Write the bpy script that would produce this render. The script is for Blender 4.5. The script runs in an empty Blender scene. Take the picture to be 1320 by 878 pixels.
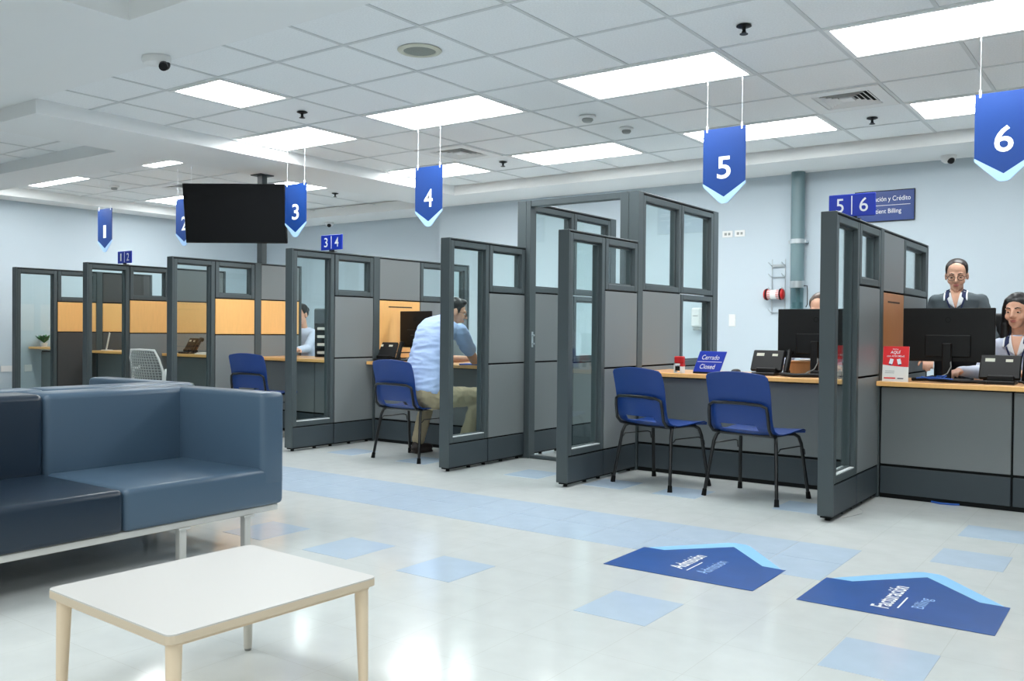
import bpy, bmesh, math, random
from math import pi, sin, cos, radians as R
from mathutils import Vector, Matrix, Euler

random.seed(7)
SC = bpy.context.scene
COL = SC.collection

# ------------------------------------------------------------------ camera, world, exposure
CAMH = 1.08
yaw, pit, rol = 0.62638, -0.01259, 0.00883
f_ = Vector((-sin(yaw) * cos(pit), cos(yaw) * cos(pit), sin(pit)))
r_ = Vector((cos(yaw), sin(yaw), 0))
u_ = r_.cross(f_)
rr = r_ * cos(rol) + u_ * sin(rol)
uu = u_ * cos(rol) - r_ * sin(rol)
cd = bpy.data.cameras.new('camera')
cd.sensor_width = 36.0
cd.lens = 1160.2 * 36.0 / 1320.0
cd.clip_end = 100
cam = bpy.data.objects.new('camera', cd)
COL.objects.link(cam)
cam.matrix_world = Matrix(((rr.x, uu.x, -f_.x, 0), (rr.y, uu.y, -f_.y, 0), (rr.z, uu.z, -f_.z, CAMH), (0, 0, 0, 1)))
SC.camera = cam

w = bpy.data.worlds.new('room_air')
SC.world = w
w.use_nodes = True
w.node_tree.nodes['Background'].inputs[0].default_value = (0.80, 0.90, 1.0, 1)
w.node_tree.nodes['Background'].inputs[1].default_value = 0.25
VS = SC.view_settings
VS.view_transform = 'Standard'
VS.look = 'None'
VS.gamma = 1.0
VS.use_curve_mapping = False
VS.exposure = 0.22
LIGHT_E = 15.0          # ceiling light diffusers
AREA_W = 25.0          # added fill lamps, unseen, over and behind the camera

ZC = 2.83              # ceiling tiles
ZS = 2.72              # soffit and bulkhead underside
XL = -12.35            # left wall
YB = 9.31              # back wall
YB2 = 9.92             # back wall, left part
XR, YF = 5.0, -4.5

for ax in (-4.2, -1.2, 1.8):  # added fill lamps without fixtures, brightening the surfaces that face the camera
    for ay in (-3.2, -0.9, 1.4):
        la = bpy.data.lights.new('fill_lamp', 'AREA')
        la.shape = 'RECTANGLE'
        la.size, la.size_y = 1.2, 0.6
        la.energy = AREA_W
        la.color = (0.97, 1.0, 1.0)
        lo = bpy.data.objects.new('fill_lamp', la)
        COL.objects.link(lo)
        lo.location = (ax, ay, 2.81)

# ------------------------------------------------------------------ materials
def lin(c):
    return tuple(((v / 255 + 0.055) / 1.055) ** 2.4 if v / 255 > 0.04045 else v / 255 / 12.92 for v in c)

def mat(name, rgb, rough=0.5, metal=0.0, spec=0.5, coat=0.0, noise=0.0, nscale=40, bump=0.0, bscale=200, emit=0.0, stretch=None):
    m = bpy.data.materials.new(name)
    m.use_nodes = True
    nt = m.node_tree
    b = nt.nodes['Principled BSDF']
    c = lin(rgb)
    b.inputs['Base Color'].default_value = (*c, 1)
    b.inputs['Roughness'].default_value = rough
    b.inputs['Metallic'].default_value = metal
    b.inputs['Specular IOR Level'].default_value = spec
    b.inputs['Coat Weight'].default_value = coat
    b.inputs['Coat Roughness'].default_value = 0.1
    if emit:
        b.inputs['Emission Color'].default_value = (*c, 1)
        b.inputs['Emission Strength'].default_value = emit
    if noise or bump:
        tc = nt.nodes.new('ShaderNodeTexCoord')
        mp = nt.nodes.new('ShaderNodeMapping')
        nt.links.new(tc.outputs['Object'], mp.inputs[0])
        if stretch:
            mp.inputs['Scale'].default_value = stretch
    if noise:
        n = nt.nodes.new('ShaderNodeTexNoise')
        n.inputs['Scale'].default_value = nscale
        n.inputs['Detail'].default_value = 4
        nt.links.new(mp.outputs[0], n.inputs['Vector'])
        rp = nt.nodes.new('ShaderNodeValToRGB')
        rp.color_ramp.elements[0].position = 0.3
        rp.color_ramp.elements[1].position = 0.7
        rp.color_ramp.elements[0].color = (*[v * (1 - noise) for v in c], 1)
        rp.color_ramp.elements[1].color = (*[min(1, v * (1 + noise)) for v in c], 1)
        nt.links.new(n.outputs['Fac'], rp.inputs[0])
        nt.links.new(rp.outputs[0], b.inputs['Base Color'])
    if bump:
        n2 = nt.nodes.new('ShaderNodeTexNoise')
        n2.inputs['Scale'].default_value = bscale
        n2.inputs['Detail'].default_value = 3
        nt.links.new(mp.outputs[0], n2.inputs['Vector'])
        bp = nt.nodes.new('ShaderNodeBump')
        bp.inputs['Strength'].default_value = bump
        bp.inputs['Distance'].default_value = 0.004
        nt.links.new(n2.outputs['Fac'], bp.inputs['Height'])
        nt.links.new(bp.outputs[0], b.inputs['Normal'])
    return m

def floor_mat(name, rgb, seams=True):
    m = mat(name, rgb, rough=0.13, spec=0.5, noise=0.03, nscale=9)
    nt = m.node_tree
    b = nt.nodes['Principled BSDF']
    tc = [n for n in nt.nodes if n.type == 'TEX_COORD'][0]
    if seams:
        br = nt.nodes.new('ShaderNodeTexBrick')
        br.offset = 0.0
        br.inputs['Scale'].default_value = 1.0
        br.inputs['Mortar Size'].default_value = 0.0012
        br.inputs['Brick Width'].default_value = 0.31
        br.inputs['Row Height'].default_value = 0.335
        br.inputs['Color1'].default_value = (1, 1, 1, 1)
        br.inputs['Color2'].default_value = (0.985, 0.985, 0.98, 1)
        br.inputs['Mortar'].default_value = (0.88, 0.87, 0.85, 1)
        mp = nt.nodes.new('ShaderNodeMapping')
        mp.inputs['Location'].default_value = (1.83, -2.266, 0)
        nt.links.new(tc.outputs['Object'], mp.inputs[0])
        nt.links.new(mp.outputs[0], br.inputs['Vector'])
        rp = [n for n in nt.nodes if n.type == 'VALTORGB'][0]
        mx = nt.nodes.new('ShaderNodeMixRGB')
        mx.blend_type = 'MULTIPLY'
        mx.inputs[0].default_value = 1
        nt.links.new(rp.outputs[0], mx.inputs[1])
        nt.links.new(br.outputs['Color'], mx.inputs[2])
        nt.links.new(mx.outputs[0], b.inputs['Base Color'])
    n2 = nt.nodes.new('ShaderNodeTexNoise')
    n2.inputs['Scale'].default_value = 2.2
    n2.inputs['Detail'].default_value = 2
    nt.links.new(tc.outputs['Object'], n2.inputs['Vector'])
    bp = nt.nodes.new('ShaderNodeBump')
    bp.inputs['Strength'].default_value = 0.25
    bp.inputs['Distance'].default_value = 0.004
    nt.links.new(n2.outputs['Fac'], bp.inputs['Height'])
    nt.links.new(bp.outputs[0], b.inputs['Normal'])
    return m

def glass_mat(name, tint=(0.90, 0.955, 0.95), refl=1.0):
    m = bpy.data.materials.new(name)
    m.use_nodes = True
    nt = m.node_tree
    nt.nodes.remove(nt.nodes['Principled BSDF'])
    out = nt.nodes['Material Output']
    tr = nt.nodes.new('ShaderNodeBsdfTransparent')
    tr.inputs[0].default_value = (*tint, 1)
    gl = nt.nodes.new('ShaderNodeBsdfGlossy')
    gl.inputs['Roughness'].default_value = 0.01
    lw = nt.nodes.new('ShaderNodeLayerWeight')
    fr = nt.nodes.new('ShaderNodeMath')          # Schlick reflectance, the same on both faces of the pane
    fr.operation = 'POWER'
    fr.inputs[1].default_value = 5.0
    nt.links.new(lw.outputs['Facing'], fr.inputs[0])
    mu = nt.nodes.new('ShaderNodeMath')
    mu.operation = 'MULTIPLY_ADD'
    mu.inputs[1].default_value = 0.96 * refl
    mu.inputs[2].default_value = 0.04 * refl
    mx = nt.nodes.new('ShaderNodeMixShader')
    nt.links.new(fr.outputs[0], mu.inputs[0])
    nt.links.new(mu.outputs[0], mx.inputs[0])
    nt.links.new(tr.outputs[0], mx.inputs[1])
    nt.links.new(gl.outputs[0], mx.inputs[2])
    nt.links.new(mx.outputs[0], out.inputs[0])
    return m

def wood_mat(name, rgb, amt=0.10):
    return mat(name, rgb, rough=0.38, noise=amt, nscale=6, stretch=(9, 9, 1.2))

M = dict(
    floor=floor_mat('white_vinyl', (214, 219, 218)),
    tile=floor_mat('pale_blue_vinyl', (192, 210, 228), seams=False),
    wall=mat('pale_blue_paint', (194, 207, 216), 0.75, bump=0.05, bscale=120),
    wallw=mat('white_paint', (214, 216, 216), 0.8, bump=0.04, bscale=120),
    gyps=mat('ceiling_paint', (236, 238, 238), 0.85),
    ctile=mat('acoustic_tile', (238, 241, 242), 0.9, noise=0.05, nscale=90, bump=0.25, bscale=140),
    tbar=mat('grid_metal', (208, 212, 213), 0.5),  # greyer than the tiles: shade of the gaps put into the colour
    frame=mat('slate_powder_coat', (73, 82, 85), 0.42, spec=0.4, noise=0.03, nscale=300),
    base=mat('charcoal_powder_coat', (62, 71, 77), 0.5, spec=0.35),
    panel=mat('grey_panel_laminate', (122, 127, 129), 0.42, spec=0.4, noise=0.04, nscale=350),
    dpanel=mat('dark_panel_laminate', (72, 72, 72), 0.55, spec=0.3),
    black=mat('black_reveal', (16, 19, 20), 0.7, spec=0.2),
    wood=wood_mat('orange_maple', (246, 190, 118), 0.03),
    woodd=wood_mat('brown_maple', (188, 128, 80), 0.04),
    top=wood_mat('worktop_maple', (210, 158, 108), 0.04),
    glass=glass_mat('pane_glass'),
    sill_glare=mat('sill_glare_paint', (214, 218, 220), 0.35),  # near-white in place of light reflected off the window bottoms
    blue=mat('chair_blue_plastic', (20, 58, 128), 0.38, spec=0.4),
    chrm=mat('black_tube', (14, 16, 18), 0.32, spec=0.5),
    rub=mat('black_rubber', (12, 12, 13), 0.7, spec=0.2),
    sofa=mat('slate_blue_vinyl', (72, 94, 114), 0.34, spec=0.5, bump=0.12, bscale=14),
    sofad=mat('navy_vinyl', (26, 42, 58), 0.32, spec=0.5, bump=0.12, bscale=14),
    alum=mat('painted_steel', (206, 206, 202), 0.35, metal=0.2),
    twhite=mat('white_laminate', (196, 195, 192), 0.4),
    tedge=mat('beige_edge', (206, 190, 166), 0.5),
    tleg=mat('beige_leg', (226, 206, 178), 0.45),
    tlegw=mat('pale_leg', (214, 212, 204), 0.4),
    sblue=mat('sign_blue', (8, 56, 126), 0.4),
    splate=mat('plate_blue', (8, 48, 172), 0.35),
    sdark=mat('plate_dark_blue', (14, 58, 132), 0.35),
    slight=mat('sign_light_blue', (170, 206, 246), 0.4),
    dblue=mat('sticker_blue', (34, 84, 156), 0.3, noise=0.10, nscale=5),
    dlight=mat('sticker_light_blue', (150, 208, 250), 0.3),
    white=mat('white_print', (240, 243, 248), 0.5),
    lblue=mat('pale_blue_print', (158, 196, 246), 0.5),
    plw=mat('white_plastic', (232, 233, 232), 0.4),
    plg=mat('grey_plastic', (150, 154, 152), 0.5),
    blk=mat('black_plastic', (12, 13, 14), 0.45, spec=0.3),
    scr=mat('screen_glass', (8, 9, 13), 0.12, spec=0.22),
    tube=mat('grey_pneumatic_tube', (108, 132, 138), 0.35),
    galv=mat('galvanised_steel', (190, 198, 202), 0.28, metal=0.8),
    clear=glass_mat('clear_plastic', (0.62, 0.74, 0.75), 0.9),
    red=mat('red_plastic', (196, 26, 28), 0.4),
    redp=mat('red_print', (232, 40, 46), 0.5),
    navy=mat('navy_cloth', (28, 40, 84), 0.8),
    leaf=mat('leaf_green', (52, 112, 60), 0.5, noise=0.2, nscale=30),
    soil=mat('soil', (70, 50, 36), 0.9),
    skin=mat('skin', (228, 178, 152), 0.5, spec=0.35, noise=0.03, nscale=20),
    skinm=mat('tan_skin', (204, 156, 128), 0.5, spec=0.35, noise=0.03, nscale=20),
    lip=mat('lip', (200, 122, 114), 0.5),
    hairb=mat('dark_brown_hair', (40, 32, 30), 0.4, noise=0.3, nscale=60, stretch=(6, 6, 1)),
    hairk=mat('black_hair', (20, 19, 22), 0.35, noise=0.3, nscale=60, stretch=(6, 6, 1)),
    vskin=mat('neck_skin', (228, 178, 152), 0.5, spec=0.35),
    hairl=mat('brown_hair', (72, 50, 38), 0.4, noise=0.3, nscale=60, stretch=(6, 6, 1)),
    cardi=mat('grey_knit', (86, 96, 102), 0.9, bump=0.5, bscale=300),
    blouse=mat('white_blue_shirt', (206, 214, 234), 0.85, bump=0.3, bscale=40),
    shirt=mat('light_blue_shirt', (168, 190, 228), 0.85, bump=0.5, bscale=26),
    khaki=mat('khaki_cloth', (168, 156, 128), 0.9, bump=0.6, bscale=24),
    dark=mat('dark_cloth', (34, 36, 42), 0.9),
    shoe=mat('dark_brown_leather', (42, 32, 28), 0.45),
    mesh=mat('grey_mesh_back', (176, 184, 182), 0.6, noise=0.15, nscale=240),
    eyew=mat('eye_white', (226, 222, 216), 0.3),
    iris=mat('dark_iris', (34, 24, 20), 0.2),
    paper=mat('paper', (236, 236, 232), 0.8),
    bluec=mat('blue_cable', (30, 92, 190), 0.5),
    spk=mat('speaker_grille', (140, 144, 136), 0.7, noise=0.2, nscale=400),
    cream=mat('cream_ring', (206, 206, 190), 0.5),
    diff=None)
dm = bpy.data.materials.new('light_diffuser')
dm.use_nodes = True
_b = dm.node_tree.nodes['Principled BSDF']
_b.inputs['Base Color'].default_value = (0.9, 0.9, 0.9, 1)
_b.inputs['Emission Color'].default_value = (0.97, 1.0, 1.0, 1)
_b.inputs['Emission Strength'].default_value = LIGHT_E
M['diff'] = dm

# ------------------------------------------------------------------ mesh helpers
class MB:
    def __init__(s):
        s.v, s.f = [], []
    def add(s, vs, fs):
        o = len(s.v)
        s.v += [tuple(p) for p in vs]
        s.f += [tuple(i + o for i in q) for q in fs]
        return s
    def box(s, x0, x1, y0, y1, z0, z1, c=0.0):
        if x0 > x1: x0, x1 = x1, x0
        if y0 > y1: y0, y1 = y1, y0
        if z0 > z1: z0, z1 = z1, z0
        if c <= 0:
            return s.add([(x0, y0, z0), (x1, y0, z0), (x1, y1, z0), (x0, y1, z0), (x0, y0, z1), (x1, y0, z1), (x1, y1, z1), (x0, y1, z1)],
                         [(0, 3, 2, 1), (4, 5, 6, 7), (0, 1, 5, 4), (1, 2, 6, 5), (2, 3, 7, 6), (3, 0, 4, 7)])
        c = min(c, (x1 - x0) / 2.01, (y1 - y0) / 2.01, (z1 - z0) / 2.01)
        vs, idx = [], {}
        X, Y, Z = (x0, x1), (y0, y1), (z0, z1)
        for i in (0, 1):
            for j in (0, 1):
                for k in (0, 1):
                    px, py, pz = X[i], Y[j], Z[k]
                    qx, qy, qz = px + (c if i == 0 else -c), py + (c if j == 0 else -c), pz + (c if k == 0 else -c)
                    idx[(i, j, k, 'x')] = len(vs); vs.append((px, qy, qz))
                    idx[(i, j, k, 'y')] = len(vs); vs.append((qx, py, qz))
                    idx[(i, j, k, 'z')] = len(vs); vs.append((qx, qy, pz))
        fs = []
        I = idx
        for i in (0, 1):
            q = [I[(i, 0, 0, 'x')], I[(i, 1, 0, 'x')], I[(i, 1, 1, 'x')], I[(i, 0, 1, 'x')]]
            fs.append(q if i else q[::-1])
            q = [I[(0, i, 0, 'y')], I[(0, i, 1, 'y')], I[(1, i, 1, 'y')], I[(1, i, 0, 'y')]]
            fs.append(q if i else q[::-1])
            q = [I[(0, 0, i, 'z')], I[(1, 0, i, 'z')], I[(1, 1, i, 'z')], I[(0, 1, i, 'z')]]
            fs.append(q if i else q[::-1])
        for a in (0, 1):
            for b in (0, 1):
                fs.append([I[(a, b, 0, 'x')], I[(a, b, 0, 'y')], I[(a, b, 1, 'y')], I[(a, b, 1, 'x')]])
                fs.append([I[(a, 0, b, 'x')], I[(a, 0, b, 'z')], I[(a, 1, b, 'z')], I[(a, 1, b, 'x')]])
                fs.append([I[(0, a, b, 'y')], I[(0, a, b, 'z')], I[(1, a, b, 'z')], I[(1, a, b, 'y')]])
                for k in (0, 1):
                    fs.append([I[(a, b, k, 'x')], I[(a, b, k, 'y')], I[(a, b, k, 'z')]])
        return s.add(vs, fs)
    def cone(s, a, b, ra, rb, n=12, caps=True):
        a, b = Vector(a), Vector(b)
        d = (b - a).normalized()
        t = d.orthogonal().normalized()
        q = d.cross(t)
        vs = []
        for p, r in ((a, ra), (b, rb)):
            for i in range(n):
                an = 2 * pi * i / n
                vs.append(p + (t * cos(an) + q * sin(an)) * r)
        fs = [(i, (i + 1) % n, n + (i + 1) % n, n + i) for i in range(n)]
        if caps:
            fs += [tuple(range(n))[::-1], tuple(range(n, 2 * n))]
        return s.add(vs, fs)
    def tube(s, pts, r, n=8):
        P = [Vector(p) for p in pts]
        rs = r if isinstance(r, (list, tuple)) else [r] * len(P)
        T = []
        for i in range(len(P)):
            a = P[max(0, i - 1)]; b = P[min(len(P) - 1, i + 1)]
            T.append((b - a).normalized())
        t = T[0].orthogonal().normalized()
        vs = []
        for i, p in enumerate(P):
            t = (t - T[i] * t.dot(T[i])).normalized()
            q = T[i].cross(t)
            for k in range(n):
                an = 2 * pi * k / n
                vs.append(p + (t * cos(an) + q * sin(an)) * rs[i])
        fs = []
        for i in range(len(P) - 1):
            for k in range(n):
                fs.append((i * n + k, i * n + (k + 1) % n, (i + 1) * n + (k + 1) % n, (i + 1) * n + k))
        fs += [tuple(range(n))[::-1], tuple(range((len(P) - 1) * n, len(P) * n))]
        return s.add(vs, fs)
    def lathe(s, prof, n=20, loc=(0, 0, 0)):
        vs, fs = [], []
        L = len(prof)
        for i in range(n):
            an = 2 * pi * i / n
            for (r, z) in prof:
                vs.append((loc[0] + r * cos(an), loc[1] + r * sin(an), loc[2] + z))
        for i in range(n):
            j = (i + 1) % n
            for k in range(L - 1):
                fs.append((i * L + k, j * L + k, j * L + k + 1, i * L + k + 1))
        return s.add(vs, fs)
    def prism(s, poly, z0, z1):
        n = len(poly)
        vs = [(x, y, z0) for x, y in poly] + [(x, y, z1) for x, y in poly]
        fs = [tuple(range(n))[::-1], tuple(range(n, 2 * n))] + [(i, (i + 1) % n, n + (i + 1) % n, n + i) for i in range(n)]
        return s.add(vs, fs)
    def ell(s, c, r, mtx=None, n=14, m=9):
        c = Vector(c)
        vs, fs = [], []
        vs.append((0, 0, -1))
        for j in range(1, m):
            th = pi * j / m
            for i in range(n):
                an = 2 * pi * i / n
                vs.append((sin(th) * cos(an), sin(th) * sin(an), -cos(th)))
        vs.append((0, 0, 1))
        for i in range(n):
            fs.append((0, 1 + (i + 1) % n, 1 + i))
            fs.append((len(vs) - 1, 1 + (m - 2) * n + i, 1 + (m - 2) * n + (i + 1) % n))
        for j in range(m - 2):
            for i in range(n):
                fs.append((1 + j * n + i, 1 + j * n + (i + 1) % n, 1 + (j + 1) * n + (i + 1) % n, 1 + (j + 1) * n + i))
        if not isinstance(r, (list, tuple)):
            r = (r, r, r)
        out = []
        for p in vs:
            q = Vector((p[0] * r[0], p[1] * r[1], p[2] * r[2]))
            if mtx is not None:
                q = mtx @ q
            out.append(c + q)
        return s.add(out, fs)
    def cap(s, a, b, ra, rb=None, n=12):
        """closed tapered capsule"""
        rb = ra if rb is None else rb
        a, b = Vector(a), Vector(b)
        d = (b - a)
        if d.length < 1e-6:
            return s.ell(a, ra)
        d.normalize()
        P, RR = [], []
        for k in range(0, 4):
            th = pi / 2 * (1 - k / 4)
            P.append(a - d * ra * sin(th)); RR.append(max(ra * cos(th), ra * 0.05))
        P.append(a); RR.append(ra); P.append(b); RR.append(rb)
        for k in range(1, 5):
            th = pi / 2 * k / 4
            P.append(b + d * rb * sin(th)); RR.append(max(rb * cos(th), rb * 0.05))
        t = d.orthogonal().normalized(); q = d.cross(t)
        vs, fs = [], []
        for p, r in zip(P, RR):
            for i in range(n):
                an = 2 * pi * i / n
                vs.append(p + (t * cos(an) + q * sin(an)) * r)
        for i in range(len(P) - 1):
            for k in range(n):
                fs.append((i * n + k, i * n + (k + 1) % n, (i + 1) * n + (k + 1) % n, (i + 1) * n + k))
        fs += [tuple(range(n))[::-1], tuple(range((len(P) - 1) * n, len(P) * n))]
        return s.add(vs, fs)
    def xf(s, mtx):
        s.v = [tuple(mtx @ Vector(p)) for p in s.v]
        return s

def mesh_of(name, mb, m, smooth=False, fix=False):
    me = bpy.data.meshes.new(name)
    me.from_pydata(mb.v, [], mb.f)
    if fix:
        bm = bmesh.new(); bm.from_mesh(me)
        bmesh.ops.recalc_face_normals(bm, faces=bm.faces)
        bm.to_mesh(me); bm.free()
    me.materials.append(m)
    if smooth:
        me.polygons.foreach_set('use_smooth', [True] * len(me.polygons))
        try:
            me.set_sharp_from_angle(angle=R(40))
        except Exception:
            pass
    me.update()
    return me

def origin(o):
    v = Vector((0, 0, 0))
    while o is not None:
        v += o.location
        o = o.parent
    return v

def obj(name, mb, m, parent=None, smooth=False, world=False, fix=True):
    """one mesh object; world=True: coordinates are world ones, moved into the parent's frame"""
    if world and parent is not None:
        o0 = origin(parent)
        mb.v = [(p[0] - o0.x, p[1] - o0.y, p[2] - o0.z) for p in mb.v]
    o = bpy.data.objects.new(name, mesh_of(name, mb, m, smooth, fix))
    COL.objects.link(o)
    if parent is not None:
        o.parent = parent
    return o

def tag(o, label, cat, group=None):
    o['label'] = label
    o['category'] = cat
    if group:
        o['group'] = group
    return o

def thing(name, label, cat, loc=(0, 0, 0), rz=0.0, group=None):
    o = bpy.data.objects.new(name, None)
    o.empty_display_size = 0.1
    COL.objects.link(o)
    o.location = loc
    o.rotation_euler = (0, 0, rz)
    return tag(o, label, cat, group)

def struct(name, mb, m, parent=None, smooth=False):
    o = obj(name, mb, m, parent, smooth)
    if parent is None:
        o['kind'] = 'structure'
    return o

def dup(root, loc, rz=0.0, label=None, group=None):
    def cp(o, par):
        c = o.copy()
        COL.objects.link(c)
        c.parent = par
        for ch in list(o.children):
            cp(ch, c)
        return c
    r = cp(root, None)
    r.location = loc
    r.rotation_euler = (0, 0, rz)
    if label: r['label'] = label
    if group: r['group'] = group
    return r

DG = bpy.context.evaluated_depsgraph_get
def text(name, s, m, parent, center, size, rot=None, thick=0.0008, bold=0.0, shear=0.0):
    """lettering fitted to size=(w,h) on the local XY plane of rot, centred at center (parent's frame)"""
    cu = bpy.data.curves.new('txt', 'FONT')
    cu.body = s
    cu.size = 1
    cu.offset = bold
    cu.shear = shear
    cu.resolution_u = 4
    cu.align_x = 'CENTER'
    t = bpy.data.objects.new('txt', cu)
    COL.objects.link(t)
    bpy.context.view_layer.update()
    me = bpy.data.meshes.new_from_object(t.evaluated_get(DG()))
    COL.objects.unlink(t)
    bpy.data.objects.remove(t)
    xs = [v.co.x for v in me.vertices]; ys = [v.co.y for v in me.vertices]
    x0, x1, y0, y1 = min(xs), max(xs), min(ys), max(ys)
    sy = size[1] / (y1 - y0)
    sx = size[0] / (x1 - x0) if size[0] else sy
    mb = MB()
    rot = rot or Matrix.Identity(3)
    vs = []
    for v in me.vertices:
        p = Vector(((v.co.x - (x0 + x1) / 2) * sx, (v.co.y - (y0 + y1) / 2) * sy, thick))
        vs.append(Vector(center) + rot @ p)
    mb.add(vs, [tuple(p.vertices) for p in me.polygons])
    bpy.data.meshes.remove(me)
    return obj(name, mb, m, parent, fix=False)

RX90 = Matrix.Rotation(pi / 2, 3, 'X')     # text upright, reading from -y side

# ------------------------------------------------------------------ room shell
mb = MB().box(XL - 0.3, XR + 0.2, YF - 0.2, YB2 + 0.2, -0.1, 0)
floor = struct('floor', mb, M['floor'])
TX0, TY0, TW, TD = -1.83, 2.266 + 0.335 * 2, 0.31, 0.335
def ftile(x, y, me=[None]):
    if me[0] is None:
        me[0] = mesh_of('floor_tile', MB().box(0.002, TW - 0.002, 0.002, TD - 0.002, 0, 0.0012), M['tile'])
    o = bpy.data.objects.new('floor_tile', me[0])
    COL.objects.link(o)
    o.parent = floor
    o.location = (x, y, 0)
for k in range(-3, 12):            # front row of single blue tiles, every third or second tile
    pass
for x in (-1.825, -2.755, -3.375, -3.995, -4.615, -5.235):
    ftile(x, 2.936)
ftile(-0.895, 2.936)
for x in (-5.85, -5.04, -3.95, -3.27, -2.73, -1.92):
    ftile(x, 5.36)
ftile(-0.88, 4.59); ftile(-0.875, 5.27)
for i in range(30):
    for j in range(2):
        ftile(-1.19 - TW * (i + 1), 3.945 + j * TD)

# walls
struct('wall_back', MB().box(-7.96, XR + 0.2, YB, YB + 0.9, 0, 3.3).box(XL - 0.2, -7.96, YB2, YB2 + 0.29, 0, 3.3), M['wall'])
struct('wall_left', MB().box(XL - 0.2, XL, YF - 0.2, YB2, 0, 3.3), M['wall'])
struct('wall_front', MB().box(XL - 0.2, XR + 0.2, YF - 0.2, YF, 0, 3.3), M['wallw'])
struct('wall_right', MB().box(XR, XR + 0.2, YF, YB, 0, 3.3), M['wallw'])
# ceiling slab of smooth plaster round the raised recess, and the tiled field as its parts
GX = lambda k: -3.52 + 0.627 * k
GXl = lambda k: -3.44 + 0.627 * k
GY = lambda k: 3.92 + 0.68 * k
GYl = lambda k: 3.75 + 0.68 * k
YG = 3.49
RCX, RCY = -4.83, 2.90
mb = MB()
mb.box(XL - 0.2, RCX, YF - 0.2, YG, ZC, ZC + 0.3)
mb.box(RCX, XR + 0.2, RCY, YG, ZC, ZC + 0.3)
mb.box(XL - 0.2, XR + 0.2, YG, YB2 + 0.2, ZC + 0.03, ZC + 0.3)
mb.box(XL - 0.2, XR + 0.2, YF - 0.2, YB2 + 0.2, ZC + 0.3, ZC + 0.5)
ceiling = struct('ceiling', mb, M['gyps'])
lights_main = [(0, 2), (3, 2), (-3, 2), (-6, 2), (0, 5), (3, 5), (-3, 5), (-6, 5)]
lights_left = [(-9, 2, 1), (-13, 2, 2), (-10, 5, 2), (-13, 5, 2)]
taken = set()
for (i, j) in lights_main:
    taken |= {(i, j), (i + 1, j)}
taken.add((-4, 0))
vents = [(2, 4), (-4, 4)]
taken |= set(vents)
tm = {}
def ctile(x0, x1, y0, y1):
    key = (round(x1 - x0, 3), round(y1 - y0, 3))
    if key not in tm:
        tm[key] = mesh_of('ceiling_tile', MB().box(0.008, key[0] - 0.008, 0.008, key[1] - 0.008, 0, 0.016, 0.002), M['ctile'])
    o = bpy.data.objects.new('ceiling_tile', tm[key])
    COL.objects.link(o)
    o.parent = ceiling
    o.location = (x0, y0, ZC + 0.004)
YEND = 8.56
for i in range(-6, 8):
    for j in range(-1, 7):
        if (i, j) in taken: continue
        y0, y1 = max(GY(j), YG), min(GY(j + 1), YEND)
        x0, x1 = max(GX(i), -7.09), GX(i + 1)
        if i == -6: x0 = GX(-6)
        ctile(x0, x1, y0, y1)
takenl = set()
for (i, j, n) in lights_left:
    takenl |= {(i + k, j) for k in range(n)}
takenl.add((-11, 4))
for i in range(-14, -7):
    for j in range(0, 7):
        if (i, j) in takenl: continue
        y0, y1 = GYl(j), min(GYl(j + 1), 9.2)
        x0, x1 = max(GXl(i), XL + 0.02), min(GXl(i + 1), -7.95)
        if x1 - x0 < 0.1: continue
        ctile(x0, x1, y0, y1)
def bar(x0, x1, y0, y1, dz=0):
    obj('grid_bar', MB().box(x0, x1, y0, y1, ZC - 0.001 + dz, ZC + 0.006 - dz), M['tbar'], ceiling)
for j in range(0, 7):
    bar(-7.09, GX(8), GY(j) - 0.012, GY(j) + 0.012)
    if j > 0:
        bar(XL, -7.95, GYl(j) - 0.012, GYl(j) + 0.012)
def dbars(X, i, lights, j0, ya, yb, GY=GY):
    mids = sorted(l[1] for l in lights if l[0] + 1 == i and (len(l) < 3 or l[2] == 2))
    y = ya
    for j in mids:
        bar(X(i) - 0.012, X(i) + 0.012, y, GY(j), .0006); y = GY(j + 1)
    bar(X(i) - 0.012, X(i) + 0.012, y, yb, .0006)
for i in range(-5, 9):
    dbars(GX, i, lights_main, 0, YG + 0.001, YEND)
for i in range(-13, -6):
    dbars(GXl, i, lights_left, 0, GYl(0), 9.2, GYl)

# soffit beams and the bulkheads along the walls
struct('trim_1', MB().box(-8.0, -7.09, YG, YEND, ZS, ZC + 0.02), M['gyps'])                      # beam running to the back
struct('trim_2', MB().box(XL, -8.0, 4.683, 5.25, ZS, ZC + 0.02), M['gyps'])                      # cross beam
struct('trim_3', MB().box(XL, -8.0, YG, 3.64, ZS, ZC + 0.02), M['gyps'])
struct('trim_4', MB().box(-8.0, XR, YEND, YB, ZS, ZC + 0.02).box(XL, -8.0, 9.2, YB2, ZS, ZC + 0.02), M['gyps'])   # bulkhead on the back wall
struct('trim_5', MB().box(XL, XL + 0.45, 5.25, 9.2, ZS, ZC + 0.02), M['gyps'])                   # bulkhead on the left wall

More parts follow.
